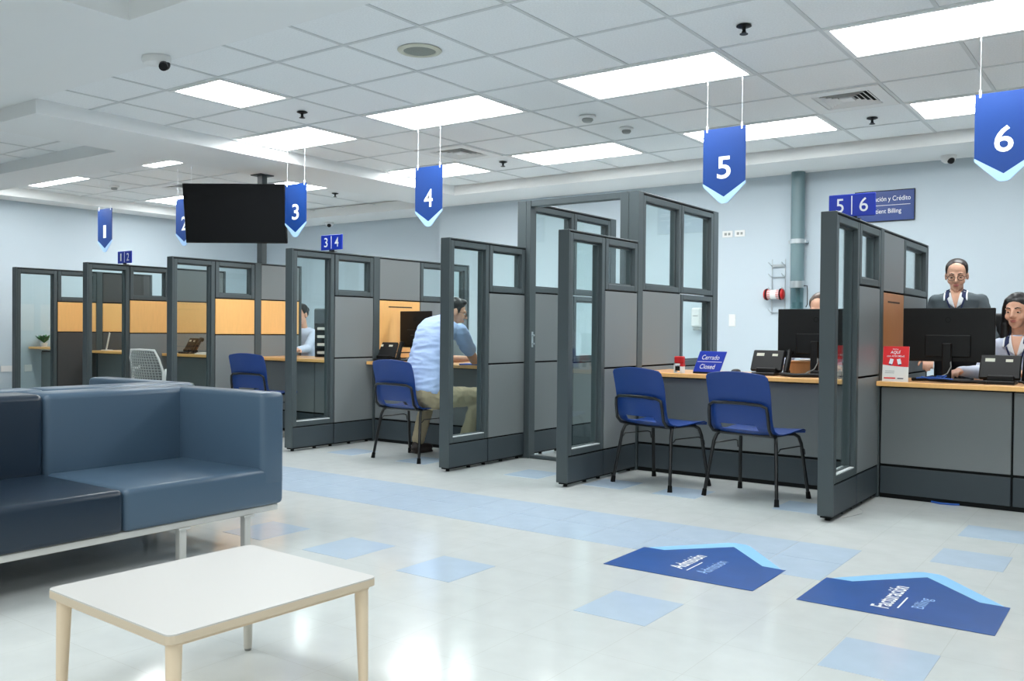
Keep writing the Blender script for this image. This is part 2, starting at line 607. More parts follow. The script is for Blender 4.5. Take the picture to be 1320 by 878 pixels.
# ------------------------------------------------------------------ ceiling fittings
def troffer(x0, x1, y0, y1, label):
    t = thing('ceiling_light', label, 'ceiling light', ((x0 + x1) / 2, (y0 + y1) / 2, ZC), 0, 'recessed ceiling lights')
    a, b = (x1 - x0) / 2, (y1 - y0) / 2
    fr = MB()
    e = 0.03
    for (p, q, r, s) in ((-a, a, -b, -b + e), (-a, a, b - e, b), (-a, -a + e, -b + e, b - e), (a - e, a, -b + e, b - e)):
        fr.box(p, q, r, s, -0.005, 0.02, 0.002)
    obj('light_frame', fr, M['plw'], t)
    obj('diffuser', MB().box(-a + e, a - e, -b + e, b - e, 0.001, 0.012), M['diff'], t)
    lv = MB()
    lv.box(-a + e, a - e, -0.004, 0.004, -0.003, 0.001)
    n = max(2, round((x1 - x0) / 0.2))
    for k in range(1, n):
        xx = -a + e + (2 * a - 2 * e) * k / n
        lv.box(xx - 0.002, xx + 0.002, -b + e, b - e, -0.002, 0.001)
    obj('louver', lv, M['plw'], t)
    return t
lab = {(0, 2): 'recessed white ceiling light between hanging signs 4 and 5, front row', (3, 2): 'recessed white ceiling light at the top right corner above sign 6',
       (-3, 2): 'recessed white ceiling light whose edge meets the wires of sign 4', (-6, 2): 'recessed white ceiling light against the beam above sign 3',
       (0, 5): 'recessed white ceiling light partly behind sign 5', (3, 5): 'recessed white ceiling light partly behind sign 6, back row',
       (-3, 5): 'recessed white ceiling light in the back row between signs 4 and 5', (-6, 5): 'recessed white ceiling light partly behind sign 4, against the beam',
       (-9, 2): 'small strip of ceiling light above sign 2, cut off by the soffit', (-13, 2): 'leftmost strip of ceiling light, above and left of sign 1',
       (-10, 5): 'ceiling light partly behind the television and sign 3', (-13, 5): 'ceiling light partly behind sign 2'}
for (i, j) in lights_main:
    x0 = GX(i) + 0.014
    if i == -6: x0 = -7.085
    troffer(x0, GX(i + 2) - 0.014, GY(j) + 0.014, GY(j + 1) - 0.014, lab[(i, j)])
for (i, j, n) in lights_left:
    troffer(GXl(i) + 0.014, GXl(i + n) - 0.014, GYl(j) + 0.014, GYl(j + 1) - 0.014, lab[(i, j)])
troffer(GX(-4) + 0.014, GX(-3) - 0.014, GY(0) + 0.014, GY(1) - 0.014, 'square ceiling light nearest the dome camera on the plain ceiling')

def air_vent(x0, x1, y0, y1, label):
    t = thing('air_vent', label, 'air vent', ((x0 + x1) / 2, (y0 + y1) / 2, ZC), 0, 'ceiling air vents')
    a, b = (x1 - x0) / 2 - 0.014, (y1 - y0) / 2 - 0.014
    def ring(s0, s1, z0, z1):
        m_ = MB()
        A0, B0, A1, B1 = a * s0, b * s0, a * s1, b * s1
        for (p, q, r, s) in ((-A0, A0, -B0, -B1), (-A0, A0, B1, B0), (-A0, -A1, -B1, B1), (A1, A0, -B1, B1)):
            m_.box(p, q, r, s, z0, z1)
        return m_
    obj('vent_frame', ring(1.0, 0.68, -0.006, 0.004), M['plw'], t)
    obj('vent_duct', MB().box(-a * 0.7, a * 0.7, -b * 0.7, b * 0.7, 0.016, 0.02), M['black'], t)
    for s0 in (0.66, 0.545, 0.43, 0.315):
        l = MB()
        A0, B0, A1, B1 = a * s0, b * s0, a * (s0 - 0.085), b * (s0 - 0.085)
        o = [(-A0, -B0), (A0, -B0), (A0, B0), (-A0, B0)]; n_ = [(-A1, -B1), (A1, -B1), (A1, B1), (-A1, B1)]
        vs = [(x, y, -0.005) for x, y in o] + [(x, y, 0.014) for x, y in n_] + [(x * 0.97, y * 0.97, -0.005) for x, y in o] + [(x * 0.97, y * 0.97, 0.014) for x, y in n_]
        fs = []
        for k in range(4):
            k2 = (k + 1) % 4
            fs += [(k, k2, 4 + k2, 4 + k), (8 + k, 12 + k, 12 + k2, 8 + k2), (k, 8 + k, 8 + k2, k2), (4 + k, 4 + k2, 12 + k2, 12 + k)]
        l.add(vs, fs)
        obj('louver', l, M['plw'], t)
    obj('vent_core', MB().box(-a * 0.16, a * 0.16, -b * 0.16, b * 0.16, -0.004, 0.014), M['plw'], t)
    return t
air_vent(GX(2), GX(3), GY(4), GY(5), 'square ceiling air vent between signs 5 and 6')
air_vent(GX(-4), GX(-3), GY(4), GY(5), 'square ceiling air vent above and right of sign 4')
air_vent(GXl(-11), GXl(-10), GYl(4), GYl(5), 'ceiling air vent partly hidden by the television')

def sprinkler(x, y, z, label):
    t = thing('fire_sprinkler', label, 'sprinkler', (x, y, z), 0, 'ceiling fire sprinklers')
    obj('escutcheon', MB().lathe([(0, -0.001), (0.042, -0.001), (0.044, -0.006), (0.024, -0.014), (0, -0.014)], 16), M['blk'], t, True)
    obj('stem', MB().lathe([(0, -0.014), (0.012, -0.014), (0.009, -0.03), (0.014, -0.04), (0, -0.04)], 10), M['blk'], t, True)
    obj('deflector', MB().lathe([(0, -0.048), (0.024, -0.048), (0.024, -0.051), (0, -0.051)], 12).cone((0.008, 0, -0.03), (0.012, 0, -0.05), 0.003, 0.003, 6).cone((-0.008, 0, -0.03), (-0.012, 0, -0.05), 0.003, 0.003, 6), M['blk'], t)
sprinkler(-1.97, 4.96, ZC, 'dark fire sprinkler on the ceiling nearest the top of the picture')
sprinkler(-1.95, 7.68, ZC, 'dark fire sprinkler beside the air vent between signs 5 and 6')
sprinkler(-5.69, 4.93, ZC, 'dark fire sprinkler between the square ceiling light and the beam')
sprinkler(-5.62, 7.58, ZC, 'dark fire sprinkler beside the air vent right of sign 4')
sprinkler(-8.76, 8.15, ZC, 'small dark fire sprinkler on the far ceiling right of sign 3')

def detector(x, y, label, r=0.06):
    t = thing('smoke_detector', label, 'smoke detector', (x, y, ZC), 0, 'ceiling smoke detectors')
    obj('detector_base', MB().lathe([(0, -0.001), (r, -0.001), (r, -0.014), (r * 0.8, -0.02), (0, -0.02)], 20), M['plw'], t, True)
    obj('detector_head', MB().lathe([(0, -0.02), (r * 0.62, -0.02), (r * 0.68, -0.032), (r * 0.5, -0.046), (0, -0.05)], 20), M['plg'], t, True)
detector(-3.85, 6.35, 'smoke detector nearer of the two left of sign 5', 0.07)
detector(-3.79, 6.90, 'grey domed smoke detector farther of the two left of sign 5')
detector(-10.69, 6.23, 'smoke detector on the far ceiling above sign 1')
t = thing('ceiling_speaker', 'round cream ceiling speaker with grey grille', 'speaker', (-3.82, 4.26, ZC))
obj('speaker_ring', MB().lathe([(0.10, -0.002), (0.105, -0.010), (0.135, -0.006), (0.14, -0.001)], 32), M['cream'], t, True)
obj('grille', MB().lathe([(0, -0.009), (0.07, -0.008), (0.102, -0.004), (0.102, -0.001), (0, -0.001)], 32), M['spk'], t, True)
t = thing('ceiling_speaker', 'grey round ceiling speaker in the recess at the left edge', 'speaker', (-10.7, 4.25, ZC))
obj('speaker_ring', MB().lathe([(0.10, -0.002), (0.105, -0.010), (0.135, -0.006), (0.14, -0.001)], 32), M['cream'], t, True)
obj('grille', MB().lathe([(0, -0.009), (0.07, -0.008), (0.102, -0.004), (0.102, -0.001), (0, -0.001)], 32), M['spk'], t, True)

def dome_cam(x, y, z, label, r=0.055, ang=0.0):
    t = thing('security_camera', label, 'camera', (x, y, z), ang, 'ceiling security cameras')
    obj('camera_housing', MB().lathe([(0, -0.001), (r * 1.15, -0.001), (r * 1.15, -0.022), (r * 0.95, -0.05), (r * 0.6, -0.066), (0, -0.07)], 20), M['plw'], t, True)
    obj('lens_ball', MB().ell((r * 0.45, -r * 0.5, -0.05), r * 0.55), M['blk'], t, True)
dome_cam(-1.635, 9.12, ZS, 'white dome camera under the bulkhead right of sign 5', 0.06)
dome_cam(-10.55, 9.7, ZS, 'small dome camera under the far bulkhead above the 3|4 plate', 0.06)
t = thing('security_camera', 'white turret camera on the smooth ceiling at upper left', 'camera', (-5.32, 3.39, ZC), 0.5, 'ceiling security cameras')
obj('camera_housing', MB().lathe([(0, -0.001), (0.075, -0.001), (0.078, -0.02), (0.07, -0.045), (0.05, -0.055), (0, -0.056)], 20).xf(Matrix.Diagonal((1.25, 0.9, 1, 1))), M['plw'], t, True)
obj('lens_ball', MB().ell((0.055, 0.0, -0.055), 0.036).cone((0.06, -0.02, -0.06), (0.075, -0.055, -0.085), 0.026, 0.028, 12), M['blk'], t, True)

# ------------------------------------------------------------------ glazed partitions
HF, HT = 1.765, 2.155
W2 = 0.045
STD1 = [('base', .03, .205), ('window', .215, 1.745)]
STD2 = [('base', .03, .205), ('panel', .215, .795), ('panel', .807, 1.363), ('window', 1.375, 1.745)]
WOOD2 = [('base', .03, .205), ('panel', .215, .990), ('wood', 1.002, 1.365), ('window', 1.377, 1.745)]
DWOOD2 = [('base', .03, .205), ('dpanel', .215, .990), ('wood', 1.002, 1.365), ('window', 1.377, 1.745)]
E3 = [('base', .03, .205), ('panel', .215, .775), ('cupboard', .787, 1.345), ('panel', 1.357, 1.745)]
E4 = [('base', .03, .205), ('panel', .215, .775), ('panel', .787, 1.345), ('window', 1.357, 1.745)]
E3w = [('base', .03, .205), ('panel', .215, .990), ('wood', 1.002, 1.365), ('panel', 1.377, 1.745)]
E3d = [('base', .03, .205), ('dpanel', .215, .990), ('wood', 1.002, 1.365), ('dpanel', 1.377, 1.745)]
T3 = [('base', .03, .205), ('panel', .215, .795), ('panel', .807, 1.385), ('window', 1.397, 2.13)]
T4 = [('base', .03, .205), ('panel', .215, .775), ('window', .787, 1.385), ('window', 1.397, 2.13)]

def cells(t, segs, top, cupm):
    for (y0, y1, rows) in segs:
        ph = max([z1 for k, z0, z1 in rows if k not in ('window',)])
        runs = [(z0, z1) for k, z0, z1 in rows if k != 'window']
        core = MB()
        for z0, z1 in runs:
            core.box(-W2 + .014, W2 - .014, y0 - .004, y1 + .004, z0 - .012, z1 + .012)
        obj('core', core, M['black'], t)
        for k, z0, z1 in rows:
            if k == 'window':
                b = 0.042
                fr = MB()
                fr.box(-W2 + .002, W2 - .002, y0, y0 + b, z0, z1, .003).box(-W2 + .002, W2 - .002, y1 - b, y1, z0, z1, .003)
                fr.box(-W2 + .002, W2 - .002, y0 + b, y1 - b, z0, z0 + b, .003).box(-W2 + .002, W2 - .002, y0 + b, y1 - b, z1 - b, z1, .003)
                e = .012
                fr.box(-.012, .012, y0 + b, y0 + b + e, z0 + b, z1 - b).box(-.012, .012, y1 - b - e, y1 - b, z0 + b, z1 - b)
                fr.box(-.012, .012, y0 + b, y1 - b, z0 + b, z0 + b + e).box(-.012, .012, y0 + b, y1 - b, z1 - b - e, z1 - b)
                wf = obj('window_frame', fr, M['frame'], t)
                obj('pane', MB().box(-.003, .003, y0 + b + e - .004, y1 - b - e + .004, z0 + b + e - .004, z1 - b - e + .004), M['glass'], wf)
                if z0 < 0.5:
                    obj('sill_glare', MB().box(.013, W2 - .008, y0 + b + .001, y1 - b - .001, z0 + b, z0 + b + .006).box(-W2 + .008, -.013, y0 + b + .001, y1 - b - .001, z0 + b, z0 + b + .006), M['sill_glare'], wf)  # pale strips painting in the light caught on the frame's bottom edge
            else:
                m_ = {'base': M['base'], 'panel': M['panel'], 'wood': M['wood'], 'cupboard': cupm, 'dpanel': M['dpanel']}[k]
                nm = {'base': 'base_panel', 'panel': 'panel', 'wood': 'wood_panel', 'cupboard': 'wood_panel', 'dpanel': 'panel'}[k]
                p = MB().box(-W2 + .004, -W2 + .016, y0, y1, z0, z1, .003).box(W2 - .016, W2 - .004, y0, y1, z0, z1, .003)
                po = obj(nm, p, m_, t)
                if k == 'cupboard':
                    sl = MB()
                    for zz in (z0 + .045, z1 - .065):
                        for sx in (-1, 1):
                            sl.box(sx * (W2 - .0035), sx * (W2 - .009), y0 + .12, y1 - .12, zz, zz + .012)
                    obj('finger_slot', sl, M['soil'], po)

def partition(xr, label, m2=STD2, ext=None, ext_h=HF, yend=2.415, cup=None, group='glazed partitions between the counters', m1=STD1):
    t = thing('partition', label, 'partition', (xr - W2, 5.185, 0), 0, group)
    obj('end_post', MB().box(-W2, W2, 0, .016, .03, HF, .003), M['frame'], t)
    segs = [(.018, .493, m1), (.503, .990, m2)]
    ye = .995
    cells(t, segs, HF, M['wood'])
    obj('top_cap', MB().box(-W2, W2, .016, ye, HF - .010, HF, .003), M['frame'], t)
    obj('reveal', MB().box(-W2 + .008, W2 - .008, .016, ye, HF - .022, HF - .010), M['black'], t)
    obj('inner_post', MB().box(-W2, W2, .995, 1.075, .0, ext_h if ext else HF, .003), M['frame'], t)
    gl = MB()
    for yy in (.05, .30, .49, .72, .95):
        gl.cone((0, yy, 0), (0, yy, .03), .016, .012, 10)
    if ext:
        for yy in (1.3, 1.55, yend - .05):
            gl.cone((0, yy, 0), (0, yy, .03), .016, .012, 10)
    obj('foot', gl, M['rub'], t)
    if ext:
        ya, yb = 1.08, yend
        ym = 1.66 if ext_h == HF else 1.76
        cells(t, [(ya, ym - .005, ext[0]), (ym + .005, yb, ext[1])] if len(ext) > 1 else [(ya, yb, ext[0])], ext_h, cup or M['wood'])
        obj('top_cap', MB().box(-W2, W2, 1.075, yb + .005, ext_h - .010, ext_h, .003), M['frame'], t)
        obj('reveal', MB().box(-W2 + .008, W2 - .008, 1.075, yb + .005, ext_h - .022, ext_h - .010), M['black'], t)
        obj('far_post', MB().box(-W2, W2, yb + .005, yb + (.035 if ext_h == HF else .11), 0, ext_h, .003), M['frame'], t)
    return t

FX = dict(a=-11.0, b=-9.42, c=-7.86, d=-6.10, e=-4.335, f=-3.279, g=-1.50)
partition(FX['a'], 'leftmost glazed partition, with wood and dark panels behind its tall pane', DWOOD2, (E3d,), yend=1.74)
partition(FX['b'], 'glazed partition topped by the 1|2 plate', WOOD2, (E3w,), yend=1.74)
partition(FX['c'], 'glazed partition under the television, right of the pale mesh chair', WOOD2, (E3w,), yend=1.60)
partition(FX['d'], 'glazed partition topped by the 3|4 plate', STD2, (E3, E4))
partition(FX['e'], 'glazed partition the man sits behind, left of the doorway', STD2, (T3, T4), HT, 2.415)
partition(FX['f'], 'glazed partition right of the doorway, rising to tall windows', STD2, (T3, T4), HT, 2.415)
partition(FX['g'], 'rightmost glazed partition topped by the 5|6 plate', STD2, (E3, E4), HF, 2.415, M['woodd'])

# doorway frame between the two tall partitions
t = thing('door_frame', 'tall grey metal frame round the open doorway below signs 4 and 5', 'door frame', (-3.84, 6.22, 0))
obj('post', MB().box(-4.334, -4.29, 6.178, 6.266, 0, HT, .003), M['frame'], t, world=True)
obj('post', MB().box(-3.44, -3.370, 6.176, 6.264, 0, HT, .003), M['frame'], t, world=True)
obj('lintel', MB().box(-4.29, -3.44, 6.185, 6.257, HT - .05, HT, .003), M['frame'], t, world=True)
obj('threshold', MB().box(-4.29, -3.44, 6.19, 6.25, 0, .025, .004), M['frame'], t, world=True)
obj('latch', MB().box(-4.289, -4.283, 6.20, 6.225, .93, 1.06, .002).cone((-4.283, 6.212, 1.03), (-4.265, 6.212, 1.03), .008, .008, 8).cone((-4.283, 6.212, .96), (-4.265, 6.212, .96), .008, .008, 8), M['galv'], t, world=True)

# power pole carrying the television
t = thing('support_pole', 'square grey pole from partition to ceiling soffit behind the television', 'pole', (-7.905, 6.295, 0))
obj('shaft', MB().box(-7.945, -7.865, 6.265, 6.335, HF + .001, ZS - .012, .003), M['frame'], t, world=True)
obj('ceiling_plate', MB().box(-7.99, -7.82, 6.21, 6.39, ZS - .012, ZS - .001, .002), M['base'], t, world=True)

# ------------------------------------------------------------------ counters
def counter(x0, x1, label, seams=(), yf=6.19):
    t = thing('counter_front', label, 'counter', ((x0 + x1) / 2, yf, 0), 0, 'grey counter fronts')
    xs = [x0] + list(seams) + [x1]
    core = MB().box(x0 + .002, x1 - .002, yf + .014, yf + .05, 0, .735)
    obj('core', core, M['black'], t, world=True)
    for a, b in zip(xs[:-1], xs[1:]):
        obj('base_panel', MB().box(a + .006, b - .006, yf, yf + .02, .03, .205, .003), M['base'], t, world=True)
        obj('panel', MB().box(a + .006, b - .006, yf + .003, yf + .02, .222, .722, .003), M['panel'], t, world=True)
        obj('back_panel', MB().box(a + .006, b - .006, yf + .045, yf + .06, .03, .73, .003), M['panel'], t, world=True)
def worktop(x0, x1, label, y0=6.08, y1=6.74, z=.765):
    obj_ = thing('worktop', label, 'worktop', ((x0 + x1) / 2, (y0 + y1) / 2, z - .03), 0, 'maple counter worktops')
    obj('board', MB().box(x0, x1, y0 + .012, y1, z - .03, z, .002), M['top'], obj_, world=True)
    obj('edge_band', MB().box(x0, x1, y0, y0 + .012, z - .03, z, .003), M['wood'], obj_, world=True)
STN = [('a', 'b', 'second station, behind the leftmost partitions', 'second station from the left'),
       ('b', 'c', 'station of the pale mesh chair', 'station of the pale mesh chair'),
       ('c', 'd', 'station of the lone blue chair behind the sofa', 'station of the lone blue chair behind the sofa'),
       ('d', 'e', 'station where the man sits', 'station where the man sits'),
       ('f', 'g', 'station with the two empty blue chairs', 'station with the Cerrado Closed sign')]
for a, b, l1, l2 in STN:
    x0, x1 = FX[a] + .002, FX[b] - 2 * W2 - .002
    counter(x0, x1, 'grey panelled counter front, ' + l1, (-6.94,) if a == 'c' else ())
    worktop(x0 + .001, x1 - .001, 'light maple worktop, ' + l2)
counter(FX['g'] + .002, 1.45, 'grey panelled counter front at the right edge below the two women', (-.732,))
worktop(FX['g'] + .003, 1.45, 'light maple worktop in front of the two women')
counter(XL + .10, FX['a'] - .094, 'dark counter front left of the leftmost partition', (), 6.10)
worktop(XL + .01, FX['a'] - .095, 'maple worktop holding the small potted plant', 5.98, 6.6, .79)

# ------------------------------------------------------------------ hanging number signs
def hang_sign(x, num, label):
    y = 5.93
    zt, zs, zb = 2.49, 2.113, 1.968
    h = .155
    t = thing('hanging_sign', label, 'sign', (x, y, ZC), 0, 'hanging number signs')
    def plate(poly, y0, y1):
        m_ = MB().prism(poly, y0, y1)
        m_.v = [(p[0], p[2], p[1]) for p in m_.v]
        return m_
    Z = lambda z: z - ZC
    tipw = .03
    obj('board', plate([(-h, Z(zt)), (h, Z(zt)), (h, Z(zs)), (0, Z(zb + .045)), (-h, Z(zs))], -.003, .003), M['sblue'], t)
    obj('arrow_edge', plate([(-h, Z(zs)), (0, Z(zb + .045)), (h, Z(zs)), (h, Z(zs - .018)), (.035, Z(zb + .008)), (.018, Z(zb)), (-.018, Z(zb)), (-.035, Z(zb + .008)), (-h, Z(zs - .018))][::-1], -.0032, .0032).xf(Matrix.Translation((0, 0, 0))), M['slight'], t)
    wd = .062 if num == '1' else .10
    text('number', num, M['white'], t, (0, -.0035, Z(2.215)), (wd, .155), RX90, bold=.012)
    for sx in (-1, 1):
        obj('wire', MB().cone((sx * .127, 0, Z(zt)), (sx * .127, 0, -.001), .0011, .0011, 6), M['white'], t)
        obj('clip', MB().box(sx * .127 - .006, sx * .127 + .006, -.006, .006, Z(zt - .022), Z(zt + .025), .002), M['white'], t)
        obj('ceiling_hook', MB().cone((sx * .127, 0, -.03), (sx * .127, 0, -.001), .004, .004, 8), M['white'], t)
for x, n in ((-10.372, '1'), (-8.765, '2'), (-6.93, '3'), (-5.2, '4'), (-2.487, '5'), (-.768, '6')):
    hang_sign(x, n, 'blue hanging arrow sign numbered ' + {'1': 'one, leftmost of the six', '2': 'two, partly behind the television', '3': 'three, right of the television', '4': 'four, above the seated man', '5': 'five, above the doorway partitions', '6': 'six, at the right edge'}[n])

def plate_sign(x, y, a, b, label):
    t = thing('number_plate', label, 'sign', (x, y, HF), 0, 'number plates on the partitions')
    obj('plate', MB().box(-.138, .138, -.006, .006, .018, .155, .003), M['splate'], t)
    obj('stand', MB().box(-.05, .05, -.02, .02, .0005, .005).box(-.03, .03, -.004, .004, .004, .02), M['blk'], t)
    text('number', a, M['white'], t, (-.07, -.0065, .087), (.045 if a != '1' else .026, .085), RX90, bold=.004)
    text('number', b, M['white'], t, (.07, -.0065, .087), (.05, .085), RX90, bold=.004)
    obj('divider', MB().box(-.003, .003, -.0078, -.006, .03, .143), M['white'], t)
plate_sign(FX['g'] - .045, 5.65, '5', '6', 'blue 5|6 number plate on top of the rightmost partition')
plate_sign(FX['d'] - .012, 5.65, '3', '4', 'blue number plate three and four, above the middle partition')
plate_sign(FX['b'] - .05, 5.65, '1', '2', 'blue number plate one and two, smallest, under hanging sign 1')
t = thing('wall_sign', 'blue Facturación y Crédito Patient Billing sign behind the 5|6 plate', 'sign', (-2.235, YB - .012, 2.32))
obj('board', MB().box(-.275, .275, -.008, .011, -.146, .146, .003), M['sdark'], t)
obj('frame', MB().box(-.28, .28, -.006, .0115, .144, .152).box(-.28, .28, -.006, .0115, -.152, -.144).box(.272, .28, -.006, .0115, -.144, .144).box(-.28, -.272, -.006, .0115, -.144, .144), M['blk'], t)
text('lettering', 'Facturación y Crédito', M['white'], t, (.010, -.0085, .062), (.465, .062), RX90)
text('lettering', 'Patient Billing', M['white'], t, (.016, -.0085, -.058), (.285, .058), RX90)
obj('line', MB().box(-.25, .24, -.0095, -.008, .003, .007), M['white'], t)

# floor stickers
def sticker(x, y, es, en, label, w1, w2):
    t = thing('floor_sticker', label, 'floor sticker', (x, y, .0014), 0, 'arrow stickers on the floor')
    hw, d, nx = .356, .405, .247
    ap = .68
    poly = [(-hw, 0), (hw, 0), (hw, d), (nx, d + .003), (0, ap), (-nx, d + .003), (-hw, d)]
    obj('arrow', MB().prism(poly, 0, .0010), M['dblue'], t)
    out = [(hw - .02, d + .002), (.06, ap + .062), (.03, ap + .082), (-.03, ap + .082), (-.06, ap + .062), (-hw + .02, d + .002), (-nx, d + .003), (0, ap), (nx, d + .003)]
    lm = MB()
    for seg in ([out[0], out[1], out[7], out[8]], [out[1], out[2], out[3], out[4], out[7]], [out[4], out[5], out[6], out[7]]):
        lm.prism(seg, 0, .0009)
    obj('arrow_edge', lm, M['dlight'], t)
    R90 = Matrix.Rotation(pi / 2, 3, 'Z')
    text('lettering', es, M['white'], t, (-.06, .275, .0012), (w1, .07), R90, bold=.012)
    text('lettering', en, M['lblue'], t, (.07, .25, .0012), (w2, .06), R90)
    obj('line', MB().box(-.003, .003, .13, .30, .0010, .0014), M['white'], t)
sticker(-1.722, 3.606, 'Admisión', 'Admission', 'blue arrow floor sticker reading Admisión Admission', .28, .25)
sticker(-.827, 3.603, 'Facturación', 'Billing', 'blue arrow floor sticker reading Facturación Billing', .36, .16)

# ------------------------------------------------------------------ blue chairs
def shell_mesh(hole=True):
    prof = [(.235, .425), (.225, .442), (.19, .452), (.10, .447), (0, .438), (-.08, .434), (-.135, .440), (-.170, .458), (-.190, .490), (-.200, .53), (-.210, .60), (-.222, .672), (-.238, .735), (-.256, .79), (-.264, .808)]
    hw = [.215, .222, .226, .23, .232, .232, .23, .228, .226, .224, .224, .226, .226, .222, .205]
    nc = 13
    me = MB()
    th = .006
    ids = {}
    for side in (0, 1):
        for i, (y, z) in enumerate(prof):
            a = prof[max(0, i - 1)]; b = prof[min(len(prof) - 1, i + 1)]
            tx, tz = b[0] - a[0], b[1] - a[1]
            L = math.hypot(tx, tz)
            ny, nz = -tz / L, tx / L       # outward = under/behind
            if nz > 0: ny, nz = -ny, -nz
            if i > 7 and ny > 0: ny, nz = -ny, -nz
            for c in range(nc):
                s = -1 + 2 * c / (nc - 1)
                x = hw[i] * s
                dish = .016 * (1 - s * s) if i < 7 else .026 * (1 - s * s) * min(1, (i - 6) / 4)
                yy, zz = y, z
                if i < 7:
                    zz -= dish * .7
                else:
                    yy -= dish
                if i >= len(prof) - 2: zz += .020 * (1 - s * s)
                ids[(side, i, c)] = len(me.v)
                me.v.append((x, yy + side * ny * th, zz + side * nz * th))
    def ok(i, c):
        if hole and i == 7 and 2 <= c <= 8: return False
        return True
    n = len(prof)
    F = set((i, c) for i in range(n - 1) for c in range(nc - 1) if ok(i, c))
    for (i, c) in F:
        q = [ids[(0, i, c)], ids[(0, i, c + 1)], ids[(0, i + 1, c + 1)], ids[(0, i + 1, c)]]
        me.f.append(tuple(q))
        q = [ids[(1, i, c)], ids[(1, i + 1, c)], ids[(1, i + 1, c + 1)], ids[(1, i, c + 1)]]
        me.f.append(tuple(q))
        for (di, dc, a, b) in ((-1, 0, (i, c), (i, c + 1)), (1, 0, (i + 1, c), (i + 1, c + 1)), (0, -1, (i, c), (i + 1, c)), (0, 1, (i, c + 1), (i + 1, c + 1))):
            if (i + di, c + dc) not in F:
                me.f.append((ids[(0, *a)], ids[(0, *b)], ids[(1, *b)], ids[(1, *a)]))
    return me
CG = 'blue plastic visitor chairs'
def make_chair(label):
    t = thing('visitor_chair', label, 'chair', (0, 0, 0), 0, CG)
    obj('shell', shell_mesh(), M['blue'], t, True)
    r = .0115
    for sx in (-1, 1):
        leg = MB().tube([(sx * .262, -.205, .02), (sx * .225, -.155, .36), (sx * .214, -.138, .405), (sx * .195, -.11, .422), (sx * .17, -.06, .423)], r, 10)
        l = obj('leg', leg, M['chrm'], t, True)
        obj('foot_cap', MB().cone((sx * .264, -.208, 0), (sx * .260, -.202, .045), .017, .014, 12), M['rub'], l)
        leg = MB().tube([(sx * .252, .212, .02), (sx * .222, .165, .36), (sx * .212, .15, .402), (sx * .195, .12, .420), (sx * .17, .06, .423)], r, 10)
        l = obj('leg', leg, M['chrm'], t, True)
        obj('foot_cap', MB().cone((sx * .254, .215, 0), (sx * .250, .209, .045), .017, .014, 12), M['rub'], l)
        obj('side_hook', MB().tube([(sx * .228, -.165, .33), (sx * .232, -.14, .325), (sx * .234, -.12, .345), (sx * .234, .12, .345), (sx * .236, .15, .335), (sx * .245, .165, .32), (sx * .246, .172, .29)], .004, 6), M['chrm'], t, True)
    fr = MB()
    for sx in (-1, 1):
        fr.tube([(sx * .17, -.12, .420), (sx * .17, .14, .420)], r, 8)
    fr.tube([(-.2, -.125, .419), (.2, -.125, .419)], r, 8).tube([(-.2, .13, .419), (.2, .13, .419)], r, 8)
    obj('seat_frame', fr, M['chrm'], t, True)
    bf = MB().tube([(-.205, -.125, .42), (-.212, -.19, .435), (-.214, -.222, .47), (-.212, -.236, .56), (-.205, -.242, .605), (-.17, -.254, .622), (-.06, -.268, .628), (.06, -.268, .628), (.17, -.254, .622), (.205, -.242, .605), (.212, -.236, .56), (.214, -.222, .47), (.212, -.19, .435), (.205, -.125, .42)], .0105, 10)
    obj('back_frame', bf, M['chrm'], t, True)
    return t
ch = make_chair('blue plastic chair on black legs, nearer the doorway, in front of the Closed sign')
ch.location = (-2.852, 5.74, 0); ch.rotation_euler = (0, 0, -.26)
dup(ch, (-2.134, 5.68, 0), -.175, 'blue plastic chair on black legs beside the rightmost partition')
dup(ch, (-5.04, 5.58, 0), -.04, 'blue plastic chair with black legs the man sits on')
dup(ch, (-7.20, 5.78, 0), .15, 'lone blue plastic chair seen above the sofa arm')

# pale mesh chair at the second counter
t = thing('mesh_chair', 'pale grey mesh-backed chair seen above the sofa', 'chair', (-8.72, 5.66, 0), .10)
bk = MB()
for i in range(9):
    for j in range(9):
        pass
n = 12
pts = []
for j in range(n + 1):
    v = j / n
    z = .48 + .34 * v
    hw = .235 - .05 * max(0, v - .55) / .45
    y = -.20 - .07 * v
    for i in range(n + 1):
        s = -1 + 2 * i / n
        pts.append((hw * s, y - .035 * (1 - s * s), z))
fcs = [(j * (n + 1) + i, j * (n + 1) + i + 1, (j + 1) * (n + 1) + i + 1, (j + 1) * (n + 1) + i) for j in range(n) for i in range(n)]
bk.add(pts, fcs)
bo = obj('backrest', bk, M['mesh'], t, True)
md = bo.modifiers.new('w', 'WIREFRAME'); md.thickness = .012; md.use_even_offset = False
bf = MB().tube([(-.235, -.2, .46), (-.24, -.205, .6), (-.225, -.25, .74), (-.185, -.272, .825), (0, -.306, .83), (.185, -.272, .825), (.225, -.25, .74), (.24, -.205, .6), (.235, -.2, .46)], .012, 8)
obj('back_frame', bf, M['plw'], t, True)
obj('seat', MB().box(-.23, .23, -.2, .22, .43, .465, .015), M['mesh'], t)
for sx in (-1, 1):
    obj('leg', MB().tube([(sx * .26, -.22, .0), (sx * .235, -.2, .44)], .013, 8), M['plw'], t, True)
    obj('leg', MB().tube([(sx * .26, .22, .0), (sx * .235, .19, .44)], .013, 8), M['plw'], t, True)
    obj('armrest', MB().tube([(sx * .25, -.2, .5), (sx * .262, -.19, .62), (sx * .262, -.10, .64)], .014, 8), M['plw'], t, True)

